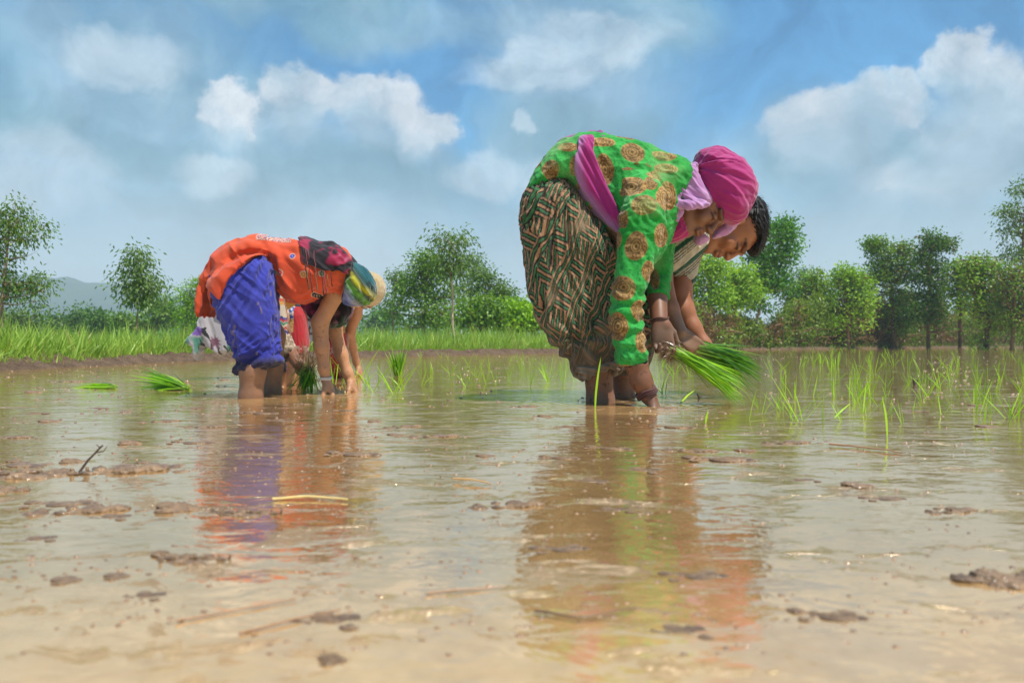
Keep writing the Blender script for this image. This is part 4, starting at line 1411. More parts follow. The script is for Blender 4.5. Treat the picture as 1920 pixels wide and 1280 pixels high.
l_.mesh('neck_wrap', M_scarf, lambda p, n: mixc(lin((206, 140, 205)), lin((226, 170, 224)), np.clip(.5 + 1.2 * fbm(p * 10, 2, 2), 0, 1)),
        lambda p, n: folds(p, nv((.7, 0, -.5)), .006, .12, .022, 4), root)
g_ = Vol.px(1225, 375, 1310, 475, 2.88, 3.28, .003)
g_.prism([(1262, 396), (1250, 425), (1238, 457), (1262, 455), (1290, 444), (1285, 425), (1276, 405), (1268, 398)], 3.06, .085, .05, 0, 1)
g_.mesh('scarf_end', M_scarf, lambda p, n: mixc(lin((172, 22, 96)), lin((206, 40, 122)), np.clip(.5 + fbm(p * 10, 2, 2), 0, 1)), lambda p, n: folds(p, nv((.8, 0, .6)), .006, .2, .02, 4), root)
s_ = k_shape.copy()
s_.f = np.full(k_shape.f.shape, 1.0, np.float32)
src = k_torso
s_.patch(src, .013, [(1086, 258), (1077, 290), (1076, 322), (1083, 352), (1098, 380), (1125, 410), (1163, 445), (1164, 418), (1150, 385), (1130, 345), (1114, 310), (1108, 285), (1112, 256)], YW - .1, None, 1)


def sash_col(p, n):
    x, y = topix(p, YW - .1)
    e = x - np.interp(y, [258, 300, 330, 360, 400, 440], [1086, 1076, 1078, 1087, 1118, 1160])
    return mixc(lin((196, 138, 196)), lin((198, 44, 140)), np.clip(e / 18 + .3 * fbm(p * 12, 2, 2), 0, 1))


s_.mesh('waist_sash', M_scarf, sash_col, lambda p, n: folds(p, nv((.45, 0, -.85)), .007, .5, .02, 4), root)
q_ = Vol.px(1030, 240, 1215, 300, 2.86, 3.24, .0025)
q_.prism([(1040, 284), (1042, 270), (1056, 260), (1080, 253), (1104, 249), (1114, 254), (1100, 262), (1075, 268), (1056, 280)], YW - .03, .03, .015, 0, 1)
q_.ell(P(1112, 255, YW - .03), (.022, .03, .014), None, .008)
q_.chain([P(1108, 252, YW - .04), P(1124, 252, YW - .07), P(1131, 262, YW - .11), P(1118, 268, YW - .13)], [.014, .017, .014, .008], .008)
q_.chain([P(1128, 252, YW), P(1150, 260, YW), P(1180, 268, YW), P(1205, 277, YW)], [.012, .009, .008, .006], .005)
q_.mesh('sash_knot', M_scarf, lambda p, n: mixc(lin((158, 92, 150)), lin((184, 124, 176)), np.clip(.5 + fbm(p * 20, 2, 2), 0, 1)), lambda p, n: folds(p, nv((1, 0, .3)), .006, .1, .014, 4), root)


body_w.rejoin()
body_w.mesh('body', M_wetskin, wcol, None, root_w)


def ring(c, ax, r_, th, n=22, jit=.0):
    ax = nv(ax)
    a = nv(np.cross(ax, (0.3, .9, .1)))
    b_ = np.cross(ax, a)
    th_ = np.linspace(0, 2 * np.pi, n + 1)
    pts = c + r_ * (np.cos(th_)[:, None] * a + np.sin(th_)[:, None] * b_) + ax * (jit * np.sin(th_ * 3))[:, None]
    return tube(pts, th, 6)


mb = MB()
for dz in (0, .007, .013):
    mb.add(*ring(P(1210, 733, YA) + np.array([dz * .6, 0, -dz]), (.45, 0, -.9), .036, .0045, jit=.003), lin((104, 62, 58)) * (1 - dz * 20))
keep(mb.build('thread_bracelet', M_cloth), root)
mb = MB()
for dz in (0, .005):
    mb.add(*ring(P(1236, 597 + dz * 500, 3.0), (.1, 0, -1), .0345, .003, jit=.003), lin((92, 56, 44)))
keep(mb.build('thread_bracelet', M_cloth), root)

# ================= young man behind her
YB = 3.36
root = person((P(1150, 640, YB)[0], YB, 0), 'young black-haired man in a green-striped cream shirt, bending behind the woman in green')
v = Vol.px(1060, 290, 1450, 760, 3.10, 3.66, .0035)
v = Vol((v.lo[0], 3.02, -.38), v.lo + v.v * v.n, .0035)
v.chain([P(1090, 400, YB), P(1180, 370, YB), P(1270, 410, YB)], [.11, .11, .08], .04)
for x0, yy in ((1118, 3.42), (1168, 3.5)):
    v.chain([P(1090, 420, YB), P(x0 + 10, 600, yy), P(x0 + 2, 740, yy), P(x0, 850, yy)], [.09, .055, .04, .032], .02)
    v.chain([P(x0, 850, yy), P(x0, 850, yy) + np.array([.14, 0, -.04])], [.035, .025], .02)
v.chain([P(1290, 440, 3.42), P(1283, 490, 3.42), P(1276, 545, 3.40), P(1281, 582, 3.38), P(1298, 615, 3.36), P(1320, 645, 3.34), P(1328, 655, 3.34)], [.06, .05, .047, .046, .038, .028, .026], .02)
hand(v, P(1326, 652, 3.34), (.75, -.1, -.65), (-.5, 0, -.8), (.3, -1, .1), 1.0, (.4, .6, .5))
v.chain([P(1240, 430, 3.26), P(1240, 520, 3.22), P(1256, 580, 3.14), P(1276, 622, 3.10)], [.055, .042, .034, .025], .02)
hand(v, P(1277, 625, 3.10), (.72, .02, -.69), (-.35, .75, -.45), (.6, .1, .75), .92, (.8, 1.0, .7), .05, (.22, .95, .05), (.1, -.05))
hcb = P(1375, 427, YB)
hdb = head(v, hcb, (.99, .0, .06), (.06, -.10, -.99), 1.20, P(1290, 425, YB))


def bcol(p, n):
    c = np.ones((len(p), 1)) * lin((158, 100, 66)) * (1 + .12 * fbm(p * 20, 3, 3))[:, None]
    c = face_color(c, p, hdb, SKIN)
    x, y = topix(p, 3.2)
    k = sm(560, 610, y)[:, None] * .8 * (p[:, 1] < 3.22)[:, None]
    return c * (1 - k) + MUDC * k


body_b = v
s_ = Vol.px(1040, 290, 1345, 560, 3.12, 3.64, .003)
s_.prism([(1070, 350), (1110, 310), (1180, 305), (1250, 330), (1300, 385), (1318, 430), (1324, 452), (1318, 470), (1300, 490), (1262, 515), (1200, 500), (1140, 470), (1080, 430)], YB, .14, .09, 0, 1)
s_.prism([(1268, 440), (1250, 490), (1256, 515), (1260, 524), (1282, 530), (1300, 536), (1306, 510), (1312, 485), (1322, 462), (1310, 440)], 3.42, .065, .05, .03, 1)


def shirt_col(p, n):
    x, y = topix(p, 3.38)
    c = np.ones((len(p), 1)) * lin((216, 204, 184))
    s = (x - 1280) * .62 + (y - 490) * .78 + 3 * fbm(p * 8, 2, 3)
    ph = np.mod(s / 34, 1)
    g = ((ph > .05) & (ph < .30))
    th = ((ph > .40) & (ph < .45)) | ((ph > .52) & (ph < .57)) | ((ph > .64) & (ph < .68)) | ((ph > .34) & (ph < .36))
    c[g] = lin((28, 88, 66))
    c[th] = lin((52, 64, 62))
    return c


body_b.inside(s_, .02)
s_.mesh('striped_shirt', M_cloth, shirt_col, lambda p, n: folds(p, nv((.6, 0, -.6)), .006, .14, .03, 4), root)
t2 = Vol.px(1040, 340, 1220, 720, 3.22, 3.66, .006)
t2.chain([P(1090, 400, YB), P(1130, 600, 3.44), P(1128, 700, 3.44)], [.12, .085, .06], .03)
t2.chain([P(1090, 400, 3.45), P(1178, 600, 3.52), P(1172, 690, 3.52)], [.12, .07, .055], .03)
body_b.inside(t2, .012)
body_b.rejoin()
body_b.mesh('body', M_wetskin, bcol, None, root)
t2.mesh('trousers', M_cloth, lin((50, 48, 46)), None, root)
hh = Vol.px(1355, 355, 1455, 500, 3.14, 3.60, .0028)
hh.prism([(1370, 392), (1388, 374), (1412, 366), (1428, 377), (1438, 396), (1440, 416), (1436, 443), (1428, 466), (1419, 481), (1409, 482), (1402, 468), (1404, 452), (1396, 446), (1388, 436), (1382, 425), (1374, 410)], YB, .105, .09, 0, 1)
r = np.random.default_rng(5)
nl_ = 900
ctr = np.array(P(1402, 420, YB))
dv = r.normal(size=(nl_, 3))
dv /= np.linalg.norm(dv, axis=1)[:, None]
st_ = np.repeat(ctr[None], nl_, 0)
for _ in range(70):                                # walk outwards to the surface of the hair
    ix = np.clip(np.round((st_ - hh.lo) / hh.v).astype(int), 0, hh.n - 1)
    ins = hh.f[ix[:, 0], ix[:, 1], ix[:, 2]] < -.001
    st_ = st_ + dv * np.where(ins, .0028, 0)[:, None]
fl_w = np.array([.35, -.1, -1.0]) + .5 * np.stack([fbm(st_ * 14, 2, k_i) for k_i in (1, 2, 3)], 1) * 2
tg_ = fl_w - dv * (fl_w * dv).sum(1)[:, None]
tg_ /= np.linalg.norm(tg_, axis=1)[:, None]
V, Fc, kk = blades(st_ - dv * .001, tg_ + dv * r.uniform(.05, .35, nl_)[:, None], r.uniform(.012, .028, nl_), r.uniform(.004, .008, nl_), r.uniform(-.2, .3, nl_), 5, np.cross(tg_, dv), .95, 3)
lock_c = np.ones((len(V), 3)) * lin((30, 24, 23)) * np.repeat(r.uniform(.5, 1.3, nl_), kk)[:, None]
hh.mesh('hair', M_hair, lambda p, n: mixc(lin((16, 13, 13)), lin((34, 28, 27)), np.clip(.35 + 1.4 * fbm(p * 60, 3, 2), 0, 1)),
        lambda p, n: .006 * fbm(p * 30, 3, 5) + folds(p, nv((.4, .2, -1)), .005, .05, .010, 6) - .004, root, extra=(V, Fc, lock_c))

# ================= girl in the orange tunic
YG = 3.38
root = person((P(480, 640, YG)[0], YG, 0), 'girl bent double in an orange tunic and rolled blue trousers, with a tie-dyed headscarf')
GN, GF, GA = 3.19, 3.49, 3.45
v = Vol.px(375, 435, 715, 760, 3.02, 3.72, .0035)
v = Vol((v.lo[0], 3.02, -.32), v.lo + v.v * v.n, .0035)
v.chain([P(450, 510, YG), P(520, 490, YG), P(590, 510, YG), P(640, 525, YG)], [.085, .08, .08, .045], .04)
v.chain([P(450, 540, GN + .08), P(470, 640, GN), P(474, 695, GN), P(470, 745, GN), P(468, 830, GN)], [.06, .055, .050, .045, .034], .02)
v.chain([P(460, 540, GF - .04), P(510, 630, GF), P(512, 685, GF), P(510, 737, GF), P(508, 820, GF)], [.075, .055, .042, .037, .032], .02)
for x0, yy, yl in ((468, 830, GN), (508, 820, GF)):
    v.chain([P(x0, yy, yl), P(x0, yy, yl) + np.array([.13, 0, -.04])], [.034, .024], .02)
v.chain([P(636, 518, GA), P(630, 548, GA), P(600, 604, GA), P(603, 650, GA), P(608, 690, GA), P(611, 712, GA)], [.036, .039, .035, .031, .024, .022], .02)
hand(v, P(611, 712, GA), (.45, 0, -.9), (-.9, 0, -.4), (.1, -1, 0), .95, (.2, .3, .3))
v.chain([P(640, 520, 3.56), P(632, 590, 3.62), P(628, 620, 3.64), P(640, 665, 3.64), P(652, 700, 3.64), P(662, 725, 3.64)], [.036, .034, .031, .028, .023, .021], .02)
v_far = P(655, 712, 3.64)
hand(v, v_far, (.5, 0, -.85), (-.8, 0, -.4), (.1, -1, 0), .9, (.2, .3, .3))
hc = P(668, 538, YG + .02)
hdg = head(v, hc, (.15, .10, -.95), (.5, .85, .1), .74, P(640, 515, YG), ears=False)


def gcol(p, n):
    c = np.ones((len(p), 1)) * lin((196, 142, 104)) * (1 + .12 * fbm(p * 20, 3, 3))[:, None]
    leg = (p[:, 0] < P(550, 0, YG)[0])[:, None]
    c = np.where(leg, lin((150, 108, 82)) * (1 + .15 * fbm(p * 18, 3, 8))[:, None], c)
    c = face_color(c, p, hdg, SKIN)
    sp = ((fbm(p * 120, 2, 11) > .42) * (p[:, 2] < .30) * .5 + mudmask(p, -.01, .05) * .45)[:, None].clip(0, .8)
    return c * (1 - sp) + lin((128, 92, 64)) * sp


body_g = v
b_ = Vol.px(380, 460, 545, 725, 3.02, 3.66, .003)
b_.prism([(430, 470), (400, 500), (396, 535), (402, 562), (430, 600), (500, 600), (518, 560), (515, 525), (508, 485), (480, 465)], YG, .135, .10, 0, 1)
BN = [(502, 480), (460, 490), (420, 505), (398, 535), (402, 562), (410, 590), (422, 612), (428, 632), (438, 652), (447, 670), (444, 686), (452, 702), (475, 698), (494, 692), (512, 694), (521, 680), (523, 664), (520, 640), (519, 590), (515, 530)]
b_.prism(BN, GN + .03, .10, .085, .03, 1)
b_.prism([(470, 520), (515, 540), (522, 600), (526, 650), (524, 688), (505, 694), (490, 688), (480, 620)], GF, .075, .06, .03, 1)


def blue_col(p, n):
    x, y = topix(p, GN)
    c = mixc(lin((44, 50, 158)), lin((80, 86, 200)), np.clip(.5 + .9 * fbm(p * 7, 3, 3), 0, 1))
    k = sm(662, 684, y + 10 * fbm(p * 9, 3, 5))[:, None]
    c = c * (1 - k) + lin((52, 48, 84)) * k
    m_ = ((fbm(p * np.array([44, 44, 26]), 2, 17) > .54) & (y > 520))[:, None] * .6
    return c * (1 - m_) + lin((150, 130, 130)) * m_


def bd(p, n):
    x, y = topix(p, GN)
    d1 = np.stack([(x - 530) / 200, 0 * x, -(y - 400) / 200], 1)
    d1 /= np.linalg.norm(d1, axis=1)[:, None]
    g = 1 - .4 * sm(640, 670, y)
    d = folds(p, d1, .012, .45, .085, 3) * g + folds(p, nv((.8, 0, .5)), .012, .16, .035, 6) * sm(600, 650, y)
    d += folds(p, nv((.75, 0, -.65)), .005, .2, .028, 8)
    d += .010 * np.sin((y - 650) / 4.5 + (x - 480) * .06 + fbm(p * 9, 2, 4)) * sm(655, 672, y)
    return d


b_.mesh('rolled_trousers', M_cloth, blue_col, bd, root)
body_g.inside(b_, .038)
o_ = Vol.px(370, 432, 680, 615, 3.06, 3.72, .003)
OT = [(390, 529), (395, 503), (408, 477), (428, 459), (455, 447), (482, 443), (511, 446), (537, 449), (572, 451), (592, 457), (613, 469), (631, 481), (652, 505), (652, 530), (630, 545), (602, 552), (585, 563), (565, 569), (546, 564), (528, 556), (518, 535), (505, 500), (490, 500), (430, 540), (405, 540)]
o_.prism(OT, YG, .142, .10, 0, 1)
o_.prism([(384, 530), (400, 510), (402, 545), (396, 558), (386, 601), (382, 580)], YG, .10, .012, .01, 1)
o_.chain([P(624, 495, YG - .05), P(643, 516, GA - .05), P(637, 543, GA)], [.08, .064, .055], .03)
# flap of the tunic lying over the near hip
fl_ = Vol.px(370, 432, 680, 615, 3.06, 3.72, .003)
fl_.f = np.full(o_.f.shape, 1.0, np.float32)
fl_.prism(BN, GN + .03, .10, .085, 0, 1)
fl_.prism([(430, 470), (400, 500), (396, 535), (402, 562), (430, 600), (500, 600), (518, 560), (515, 525), (508, 485), (480, 465)], YG, .135, .10, .03, 1)
fl_.cone(P(430, 480, YG - .05), P(500, 470, YG - .05), .06, .06, .03)
g2 = fl_.copy()
Qf = [(390, 529), (395, 503), (408, 477), (428, 459), (455, 447), (500, 444), (512, 470), (503, 482), (489, 486), (476, 496), (462, 514), (449, 531), (434, 564), (417, 551), (400, 538), (392, 560), (384, 602), (384, 560)]
o_.patch(g2, .014, Qf, YG - .12, None, 0, ya=3.0, yb=YG + .1)
# sleeve end
a = P(635, 541, GA)
nn = nv(P(608, 590, GA) - P(640, 515, GA))
sl, X_, Y_, Z_ = o_.sub(a, a, .085)
dpl = (X_ - a[0]) * nn[0] + (Y_ - a[1]) * nn[1] + (Z_ - a[2]) * nn[2]
near = np.sqrt((X_ - a[0]) ** 2 + (Y_ - a[1]) ** 2 + (Z_ - a[2]) ** 2) < .066
o_.f[sl] = np.where(near, np.maximum(o_.f[sl], dpl), o_.f[sl])
osh = o_.copy()
body_g.inside(o_, .024)
BUT = [(530, 513, 6.5, (214, 60, 44)), (553, 482, 5.5, (70, 84, 170)), (574, 516, 6.5, (222, 150, 30)), (607, 514, 6, (90, 122, 80)), (585, 552, 6, (40, 34, 50)), (500, 440, 5, (70, 84, 170)), (517, 512, 4, (90, 150, 110))]


def orange_col(p, n):
    x, y = topix(p, YG - .1)
    c = mixc(lin((236, 76, 40)), lin((248, 108, 64)), np.clip(.5 + .9 * fbm(p * 7, 3, 3), 0, 1))
    for bx_, by_, br, bc in BUT:
        rr = np.hypot(x - bx_, y - by_) / br
        c = np.where((rr < 1)[:, None], lin((232, 200, 180)), c)
        c = np.where((rr < .78)[:, None], lin(bc), c)
        c = np.where((rr < .18)[:, None], lin((232, 200, 180)), c)
    e = (y < 449 + .09 * (x - 478)) & (x > 478) & (x < 545) & (np.mod(x + .3 * y, 5) < 3)      # embroidered edge along the back
    c[e] = mixc(lin((230, 215, 195)), lin((60, 70, 160)), (vn(p[e] * 200, 5) > .2) * 1.0)
    # stitched hem
    return c


def od(p, n):
    x, y = topix(p, YG - .1)
    d = folds(p, nv((.55, 0, -.8)), .010, .22, .05, 3)
    ang = np.arctan2(y - 455, x - 520)
    rr = np.hypot(x - 520, y - 455)
    d += .006 * np.sin(ang * 11 + 2 * fbm(p * 8, 2, 5)) * sm(15, 50, rr) * (1 - sm(90, 140, rr))
    return d


o_.mesh('orange_tunic', M_cloth, orange_col, od, root)
# striped dark magenta shawl over the shoulders with hanging fringe
sv = osh.copy()
sv.f = np.full(osh.f.shape, 1.0, np.float32)
sv.patch(osh, .014, [(553, 430), (572, 430), (592, 435), (620, 450), (645, 470), (664, 492), (664, 510), (648, 514), (640, 506), (625, 511), (605, 506), (590, 500), (574, 496), (570, 485), (571, 468)], YG - .08, None, 1)


def shawl_col(p, n):
    k = np.clip(.5 + 1.6 * fbm(p * np.array([9, 9, 16]) + .6 * fbm(p * 20, 2, 4)[:, None], 3, 13), 0, 1)
    c = mixc(lin((30, 18, 30)), lin((176, 20, 74)), sm(.25, .6, k))
    return mixc(np.zeros(3), np.ones(3), np.ones(len(p))) * (c * (1 - sm(.72, 1, k)[:, None]) + lin((210, 100, 130)) * sm(.72, 1, k)[:, None])


sv.mesh('magenta_shawl', M_scarf, shawl_col, lambda p, n: folds(p, nv((.8, 0, -.6)), .008, .3, .03, 3), root)
mb = MB()
r = np.random.default_rng(8)
for i, (x0, y0, ln) in enumerate([(569, 464, 78), (572, 462, 40), (574, 496, 48), (580, 500, 50), (588, 470, 50), (590, 500, 45), (602, 507, 48), (607, 508, 42), (613, 515, 24), (620, 512, 26), (577, 466, 20)]):
    pts = [P(x0 + ln * .12 * t + r.normal() * .5, y0 + ln * t, YG - .175 - .01 * math.sin(t * 3)) for t in np.linspace(0, 1, 9)]
    mb.add(*tube(np.array(pts), [.0018, .0015, .0022, .0015, .0022, .0015, .0022, .0026, .001], 5), lin([(60, 28, 40), (150, 70, 80), (130, 110, 60)][i % 3]))
keep(mb.build('shawl_fringe', M_cloth), root)
# tie-dyed headscarf
hs = Vol.px(628, 485, 715, 585, 3.20, 3.62, .0028)
hs.prism([(650, 496), (664, 491), (681, 499), (694, 513), (703, 532), (705, 552), (697, 566), (682, 573), (664, 574), (648, 572), (643, 560), (648, 540), (650, 520)], YG + .01, .112, .095, 0, 1)
hs.chain([P(658, 508, YG - .05), P(662, 535, YG - .07), P(658, 558, YG - .07)], [.03, .028, .026], .02)


def tie_col(p, n):
    x, y = topix(p, YG)
    s = (x - 660) * .75 - (y - 530) * .66 + 5 * fbm(p * 11, 3, 3)        # bands sweep over the head
    stops = np.array([-60, -28, -18, -8, 0, 6, 12, 20, 30, 50])
    cols_ = np.array([lin(c_) for c_ in [(40, 60, 140), (60, 90, 170), (180, 180, 215), (70, 110, 70), (120, 190, 50), (60, 90, 40), (215, 205, 30), (40, 70, 60), (24, 110, 120), (30, 60, 90)]])
    c = np.stack([np.interp(s, stops, cols_[:, j]) for j in range(3)], 1)
    k = sm(.1, .5, fbm(p * 22, 3, 9))[:, None] * .75
    c = c * (1 - k) + lin((24, 30, 52)) * k
    k = sm(.22, .5, fbm(p * 16, 3, 19))[:, None] * .7
    return c * (1 - k) + lin((205, 205, 225)) * k


body_g.inside(hs, .014)
body_g.rejoin()
body_g.mesh('body', M_skin, gcol, None, root)
hs.mesh('tie_dyed_headscarf', M_scarf, tie_col, lambda p, n: folds(p, nv((.5, 0, -.8)), .008, .22, .022, 3), root)
# dark pink-and-black shawl end hanging under the chest
ds = Vol.px(555, 545, 675, 625, 3.30, 3.72, .003)
ds.prism([(563, 568), (590, 552), (640, 552), (664, 574), (659, 590), (645, 611), (630, 614), (614, 615), (594, 604), (580, 592)], 3.54, .05, .03, 0, 1, slope=(0, .15))


def dark_col(p, n):
    x, y = topix(p, 3.54)
    c = np.ones((len(p), 1)) * lin((36, 28, 38))
    k = (np.exp(-((x - 575) / 14) ** 2 - ((y - 572) / 16) ** 2) * 1.1 + sm(.15, .45, fbm(p * 12, 3, 5)))[:, None].clip(0, 1)
    c = c * (1 - k) + lin((176, 50, 110)) * k
    k = (sm(.2, .45, fbm(p * 15, 3, 25)) * .7)[:, None]
    c = c * (1 - k) + lin((196, 130, 150)) * k
    k = (sm(.25, .5, fbm(p * 14, 3, 35)) * (x > 620) * .7)[:, None]
    return c * (1 - k) + lin((50, 90, 60)) * k


ds.mesh('hanging_shawl_end', M_scarf, dark_col, lambda p, n: folds(p, nv((.3, 0, -1)), .008, .2, .03, 3), root)
mb = MB()
for dz in (0, .006):
    mb.add(*ring(P(610, 709, GA) + np.array([0, 0, -dz]), (.15, 0, -1), .028, .0032, jit=.002), lin((225, 215, 205)))
keep(mb.build('bangle', M_skin), root)

# ================= third worker, crouching almost hidden behind the girl
YT = 4.0
root = person((P(520, 640, YT)[0], YT, 0), 'worker mostly hidden behind the girl, with a cream lace-hemmed sleeve and a handful of roots')
v = Vol.px(430, 470, 600, 720, 3.66, 4.28, .0045)
v = Vol((v.lo[0], 3.62, -.25), v.lo + v.v * v.n, .0045)
v.chain([P(470, 560, YT), P(530, 530, YT), P(560, 525, YT)], [.12, .11, .07], .04)
v.ell(P(600, 528, YT), (.085, .075, .095), None, .02)
v.chain([P(470, 590, 4.1), P(536, 668, 4.1), P(534, 700, 4.1), P(530, 730, 4.1)], [.09, .055, .045, .04], .02)
v.chain([P(480, 590, 3.9), P(505, 660, 3.9), P(506, 730, 3.9)], [.08, .05, .035], .02)
v.chain([P(518, 545, 3.85), P(530, 620, 3.74), P(540, 655, 3.73), P(558, 682, 3.72)], [.035, .033, .031, .027], .02)
hand(v, P(558, 682, 3.72), (.55, 0, -.5), (.3, .9, .1), (.2, -.2, .9), 1.0, (.9, 1.0, .6), .08, (.4, .8, .3), (.2, .3))
body_t = v
TCOL = (lambda p, n: np.ones((len(p), 1)) * lin((150, 104, 78)) * (1 + .2 * fbm(p * 20, 3, 3))[:, None])
sl_ = Vol.px(450, 480, 580, 690, 3.6, 4.25, .0032)
sl_.prism([(512, 520), (524, 545), (533, 580), (540, 615), (549, 640), (556, 652), (550, 668), (538, 678), (528, 682), (524, 660), (519, 640), (512, 620), (505, 560)], 3.74, .055, .045, 0, 1)
sl_.prism([(460, 530), (500, 510), (560, 515), (560, 560), (520, 590), (470, 590)], YT, .14, .09, .02, 1)


def lace_col(p, n):
    x, y = topix(p, 3.74)
    c = np.ones((len(p), 1)) * lin((222, 202, 176))
    zig = np.abs(np.mod(x / 7, 1) - .5) * 8
    yy = y + zig
    for a0, a1, cc in ((560, 566, (222, 80, 40)), (566, 574, (226, 160, 60)), (596, 601, (70, 60, 140)), (601, 605, (200, 60, 70)), (606, 611, (80, 140, 110)), (612, 616, (215, 190, 160)), (616, 620, (200, 70, 70)), (622, 627, (78, 62, 140))):
        c[(yy > a0) & (yy < a1)] = lin(cc)
    k = ((vn(p * 150, 3) > .05) & (y > 630) & (y < 658))[:, None] * .75
    c = c * (1 - k) + lin((150, 118, 90)) * k
    k = (sm(648, 672, y + 8 * fbm(p * 20, 2, 2)) * .85)[:, None]
    return c * (1 - k) + lin((120, 96, 72)) * k


body_t.inside(sl_, .015)
body_t.mesh('body', M_skin, TCOL, None, root)
sl_.mesh('lace_sleeve_tunic', M_cloth, lace_col, lambda p, n: folds(p, nv((.2, 0, -1)), .006, .3, .03, 3), root)
sp_ = Vol.px(470, 620, 570, 715, 3.75, 4.25, .004)
sp_.prism([(478, 600), (530, 640), (540, 655), (545, 672), (543, 690), (538, 699), (520, 694), (500, 680)], 4.08, .08, .06, 0, 1)
sp_.mesh('printed_trousers', M_cloth, lambda p, n: mixc(lin((44, 40, 66)), lin((206, 110, 120)), (vn(p * np.array([50, 50, 30]), 3) > .2) * 1.0), lambda p, n: folds(p, nv((.5, 0, -.8)), .01, .1, .03, 3), root)

# ================= farthest worker: beige headscarf, flower-print clothes
YX = 4.9
root = person((P(520, 640, YX)[0], YX, 0), 'farthest worker, in a plain beige headscarf, bending beyond the girl in orange')
v = Vol.px(380, 480, 740, 720, 4.5, 5.45, .006)
v = Vol((v.lo[0], 4.5, -.1), v.lo + v.v * v.n, .006)
v.chain([P(430, 560, YX), P(530, 520, YX), P(640, 535, YX)], [.11, .10, .07], .04)
v.chain([P(540, 600, 4.75), P(556, 650, 4.75), P(552, 705, 4.75)], [.09, .06, .05], .02)
v.chain([P(480, 570, 5.1), P(636, 640, 5.1), P(634, 705, 5.1)], [.09, .06, .05], .02)
v.chain([P(672, 560, 5.0), P(668, 590, 5.05), P(656, 622, 5.15), P(661, 650, 5.3), P(668, 678, 5.35), P(672, 690, 5.35)], [.04, .035, .034, .028, .023, .021], .02)
hand(v, P(671, 688, 5.35), (.3, 0, -.7), (-.8, 0, -.2), (.1, -1, 0), 1.0, (.3, .5, .4))
hx_ = head(v, P(690, 548, YX), (.80, 0, .35), (.40, -.10, -.92), .86, P(650, 540, YX))


def xcol(p, n):
    c = np.ones((len(p), 1)) * lin((176, 122, 90)) * (1 + .12 * fbm(p * 20, 3, 3))[:, None]
    return face_color(c, p, hx_, SKIN)


body_x = v
cp = Vol.px(660, 500, 735, 590, 4.7, 5.1, .0035)
cp.prism([(672, 530), (682, 508), (697, 509), (713, 517), (722, 535), (720, 553), (709, 569), (696, 574), (684, 577), (672, 570)], YX, .13, .10, 0, 1)
body_x.inside(cp, .014)
cp.mesh('beige_headscarf', M_scarf, lambda p, n: mixc(lin((206, 176, 128)), lin((222, 196, 148)), np.clip(.5 + fbm(p * 12, 2, 2), 0, 1)), lambda p, n: folds(p, nv((.4, 0, .9)), .007, .25, .03, 3), root)
ft = Vol.px(340, 490, 690, 700, 4.55, 5.3, .0045)
ft.prism([(400, 560), (420, 530), (480, 505), (560, 502), (640, 515), (668, 535), (676, 560), (660, 578), (600, 570), (560, 580), (525, 590), (470, 600), (410, 600)], YX, .19, .12, 0, 1)
ft.prism([(402, 545), (390, 575), (384, 595), (374, 618), (359, 641), (371, 650), (373, 676), (385, 650), (398, 655), (412, 664), (428, 660), (434, 650), (440, 630), (430, 600), (420, 570)], YX - .1, .07, .02, .02, 0, slope=(.3, 0))
ft.prism([(528, 570), (566, 566), (578, 590), (584, 640), (570, 645), (556, 600)], 4.85, .09, .03, .01, 0)


def floral(p, n):
    x, y = topix(p, YX)
    c = np.ones((len(p), 1)) * lin((196, 190, 196))
    k = sm(.08, .2, fbm(p * np.array([9, 9, 5]), 3, 3))[:, None]
    c = c * (1 - k) + lin((88, 150, 132)) * k
    k = ((np.abs(np.mod(p[:, 0] * 15 + p[:, 2] * 9 + 2.2 * fbm(p * 8, 3, 8), 1) - .5) < .17 + .12 * fbm(p * 20, 2, 3)) & (fbm(p * 8, 2, 15) > .0))[:, None]
    c = np.where(k, lin((44, 44, 46)), c)
    for fx, fy in ((392, 622), (421, 640), (400, 585), (548, 575), (575, 610)):
        rr = np.hypot(x - fx, y - fy) * (1 + .16 * np.sin(9 * np.arctan2(y - fy, x - fx) + fx)) + 10 * fbm(p * 18, 3, 6)
        e = sm(10, 6, rr)[:, None]
        c = c * (1 - e) + lin((138, 100, 196) if fx != 421 else (130, 84, 104)) * e
    return c


body_x.inside(ft, .035)
ft.mesh('flower_print_tunic', M_scarf, floral, lambda p, n: folds(p, nv((.3, 0, -1)), .014, .35, .045, 3), root)
rp_ = Vol.px(525, 560, 665, 720, 4.55, 5.25, .004)
rp_.prism([(540, 575), (570, 575), (578, 640), (574, 665), (548, 662), (540, 630)], 4.75, .085, .06, 0, 1)
rp_.prism([(618, 590), (642, 596), (648, 640), (650, 680), (644, 712), (618, 712), (616, 650)], 5.05, .075, .055, 0, 1)


def red_emb(p, n):
    x, y = topix(p, YX)
    c = np.ones((len(p), 1)) * lin((196, 44, 52))
    b1 = ((x > 556) & (x < 570)) | (x > 634)
    blk = np.mod(np.floor(y / 24), 3)
    pat = vn(p * 110, 5) > 0
    c = np.where((b1 & (blk == 0))[:, None], np.where(pat[:, None], lin((60, 100, 180)), lin((214, 206, 200))), c)
    c = np.where((b1 & (blk == 1))[:, None], np.where(pat[:, None], lin((214, 172, 104)), lin((186, 138, 76))), c)
    c = np.where(((y > 648) & (y < 668))[:, None] & pat[:, None], lin((200, 160, 150)), c)
    k = (sm(675, 700, y) * .5)[:, None]
    return c * (1 - k) + lin((110, 40, 44)) * k


body_x.inside(rp_, .02)
body_x.rejoin()
body_x.mesh('body', M_skin, xcol, None, root)
rp_.mesh('red_embroidered_trousers', M_cloth, red_emb, lambda p, n: folds(p, nv((.2, 0, -1)), .008, .2, .03, 3), root)

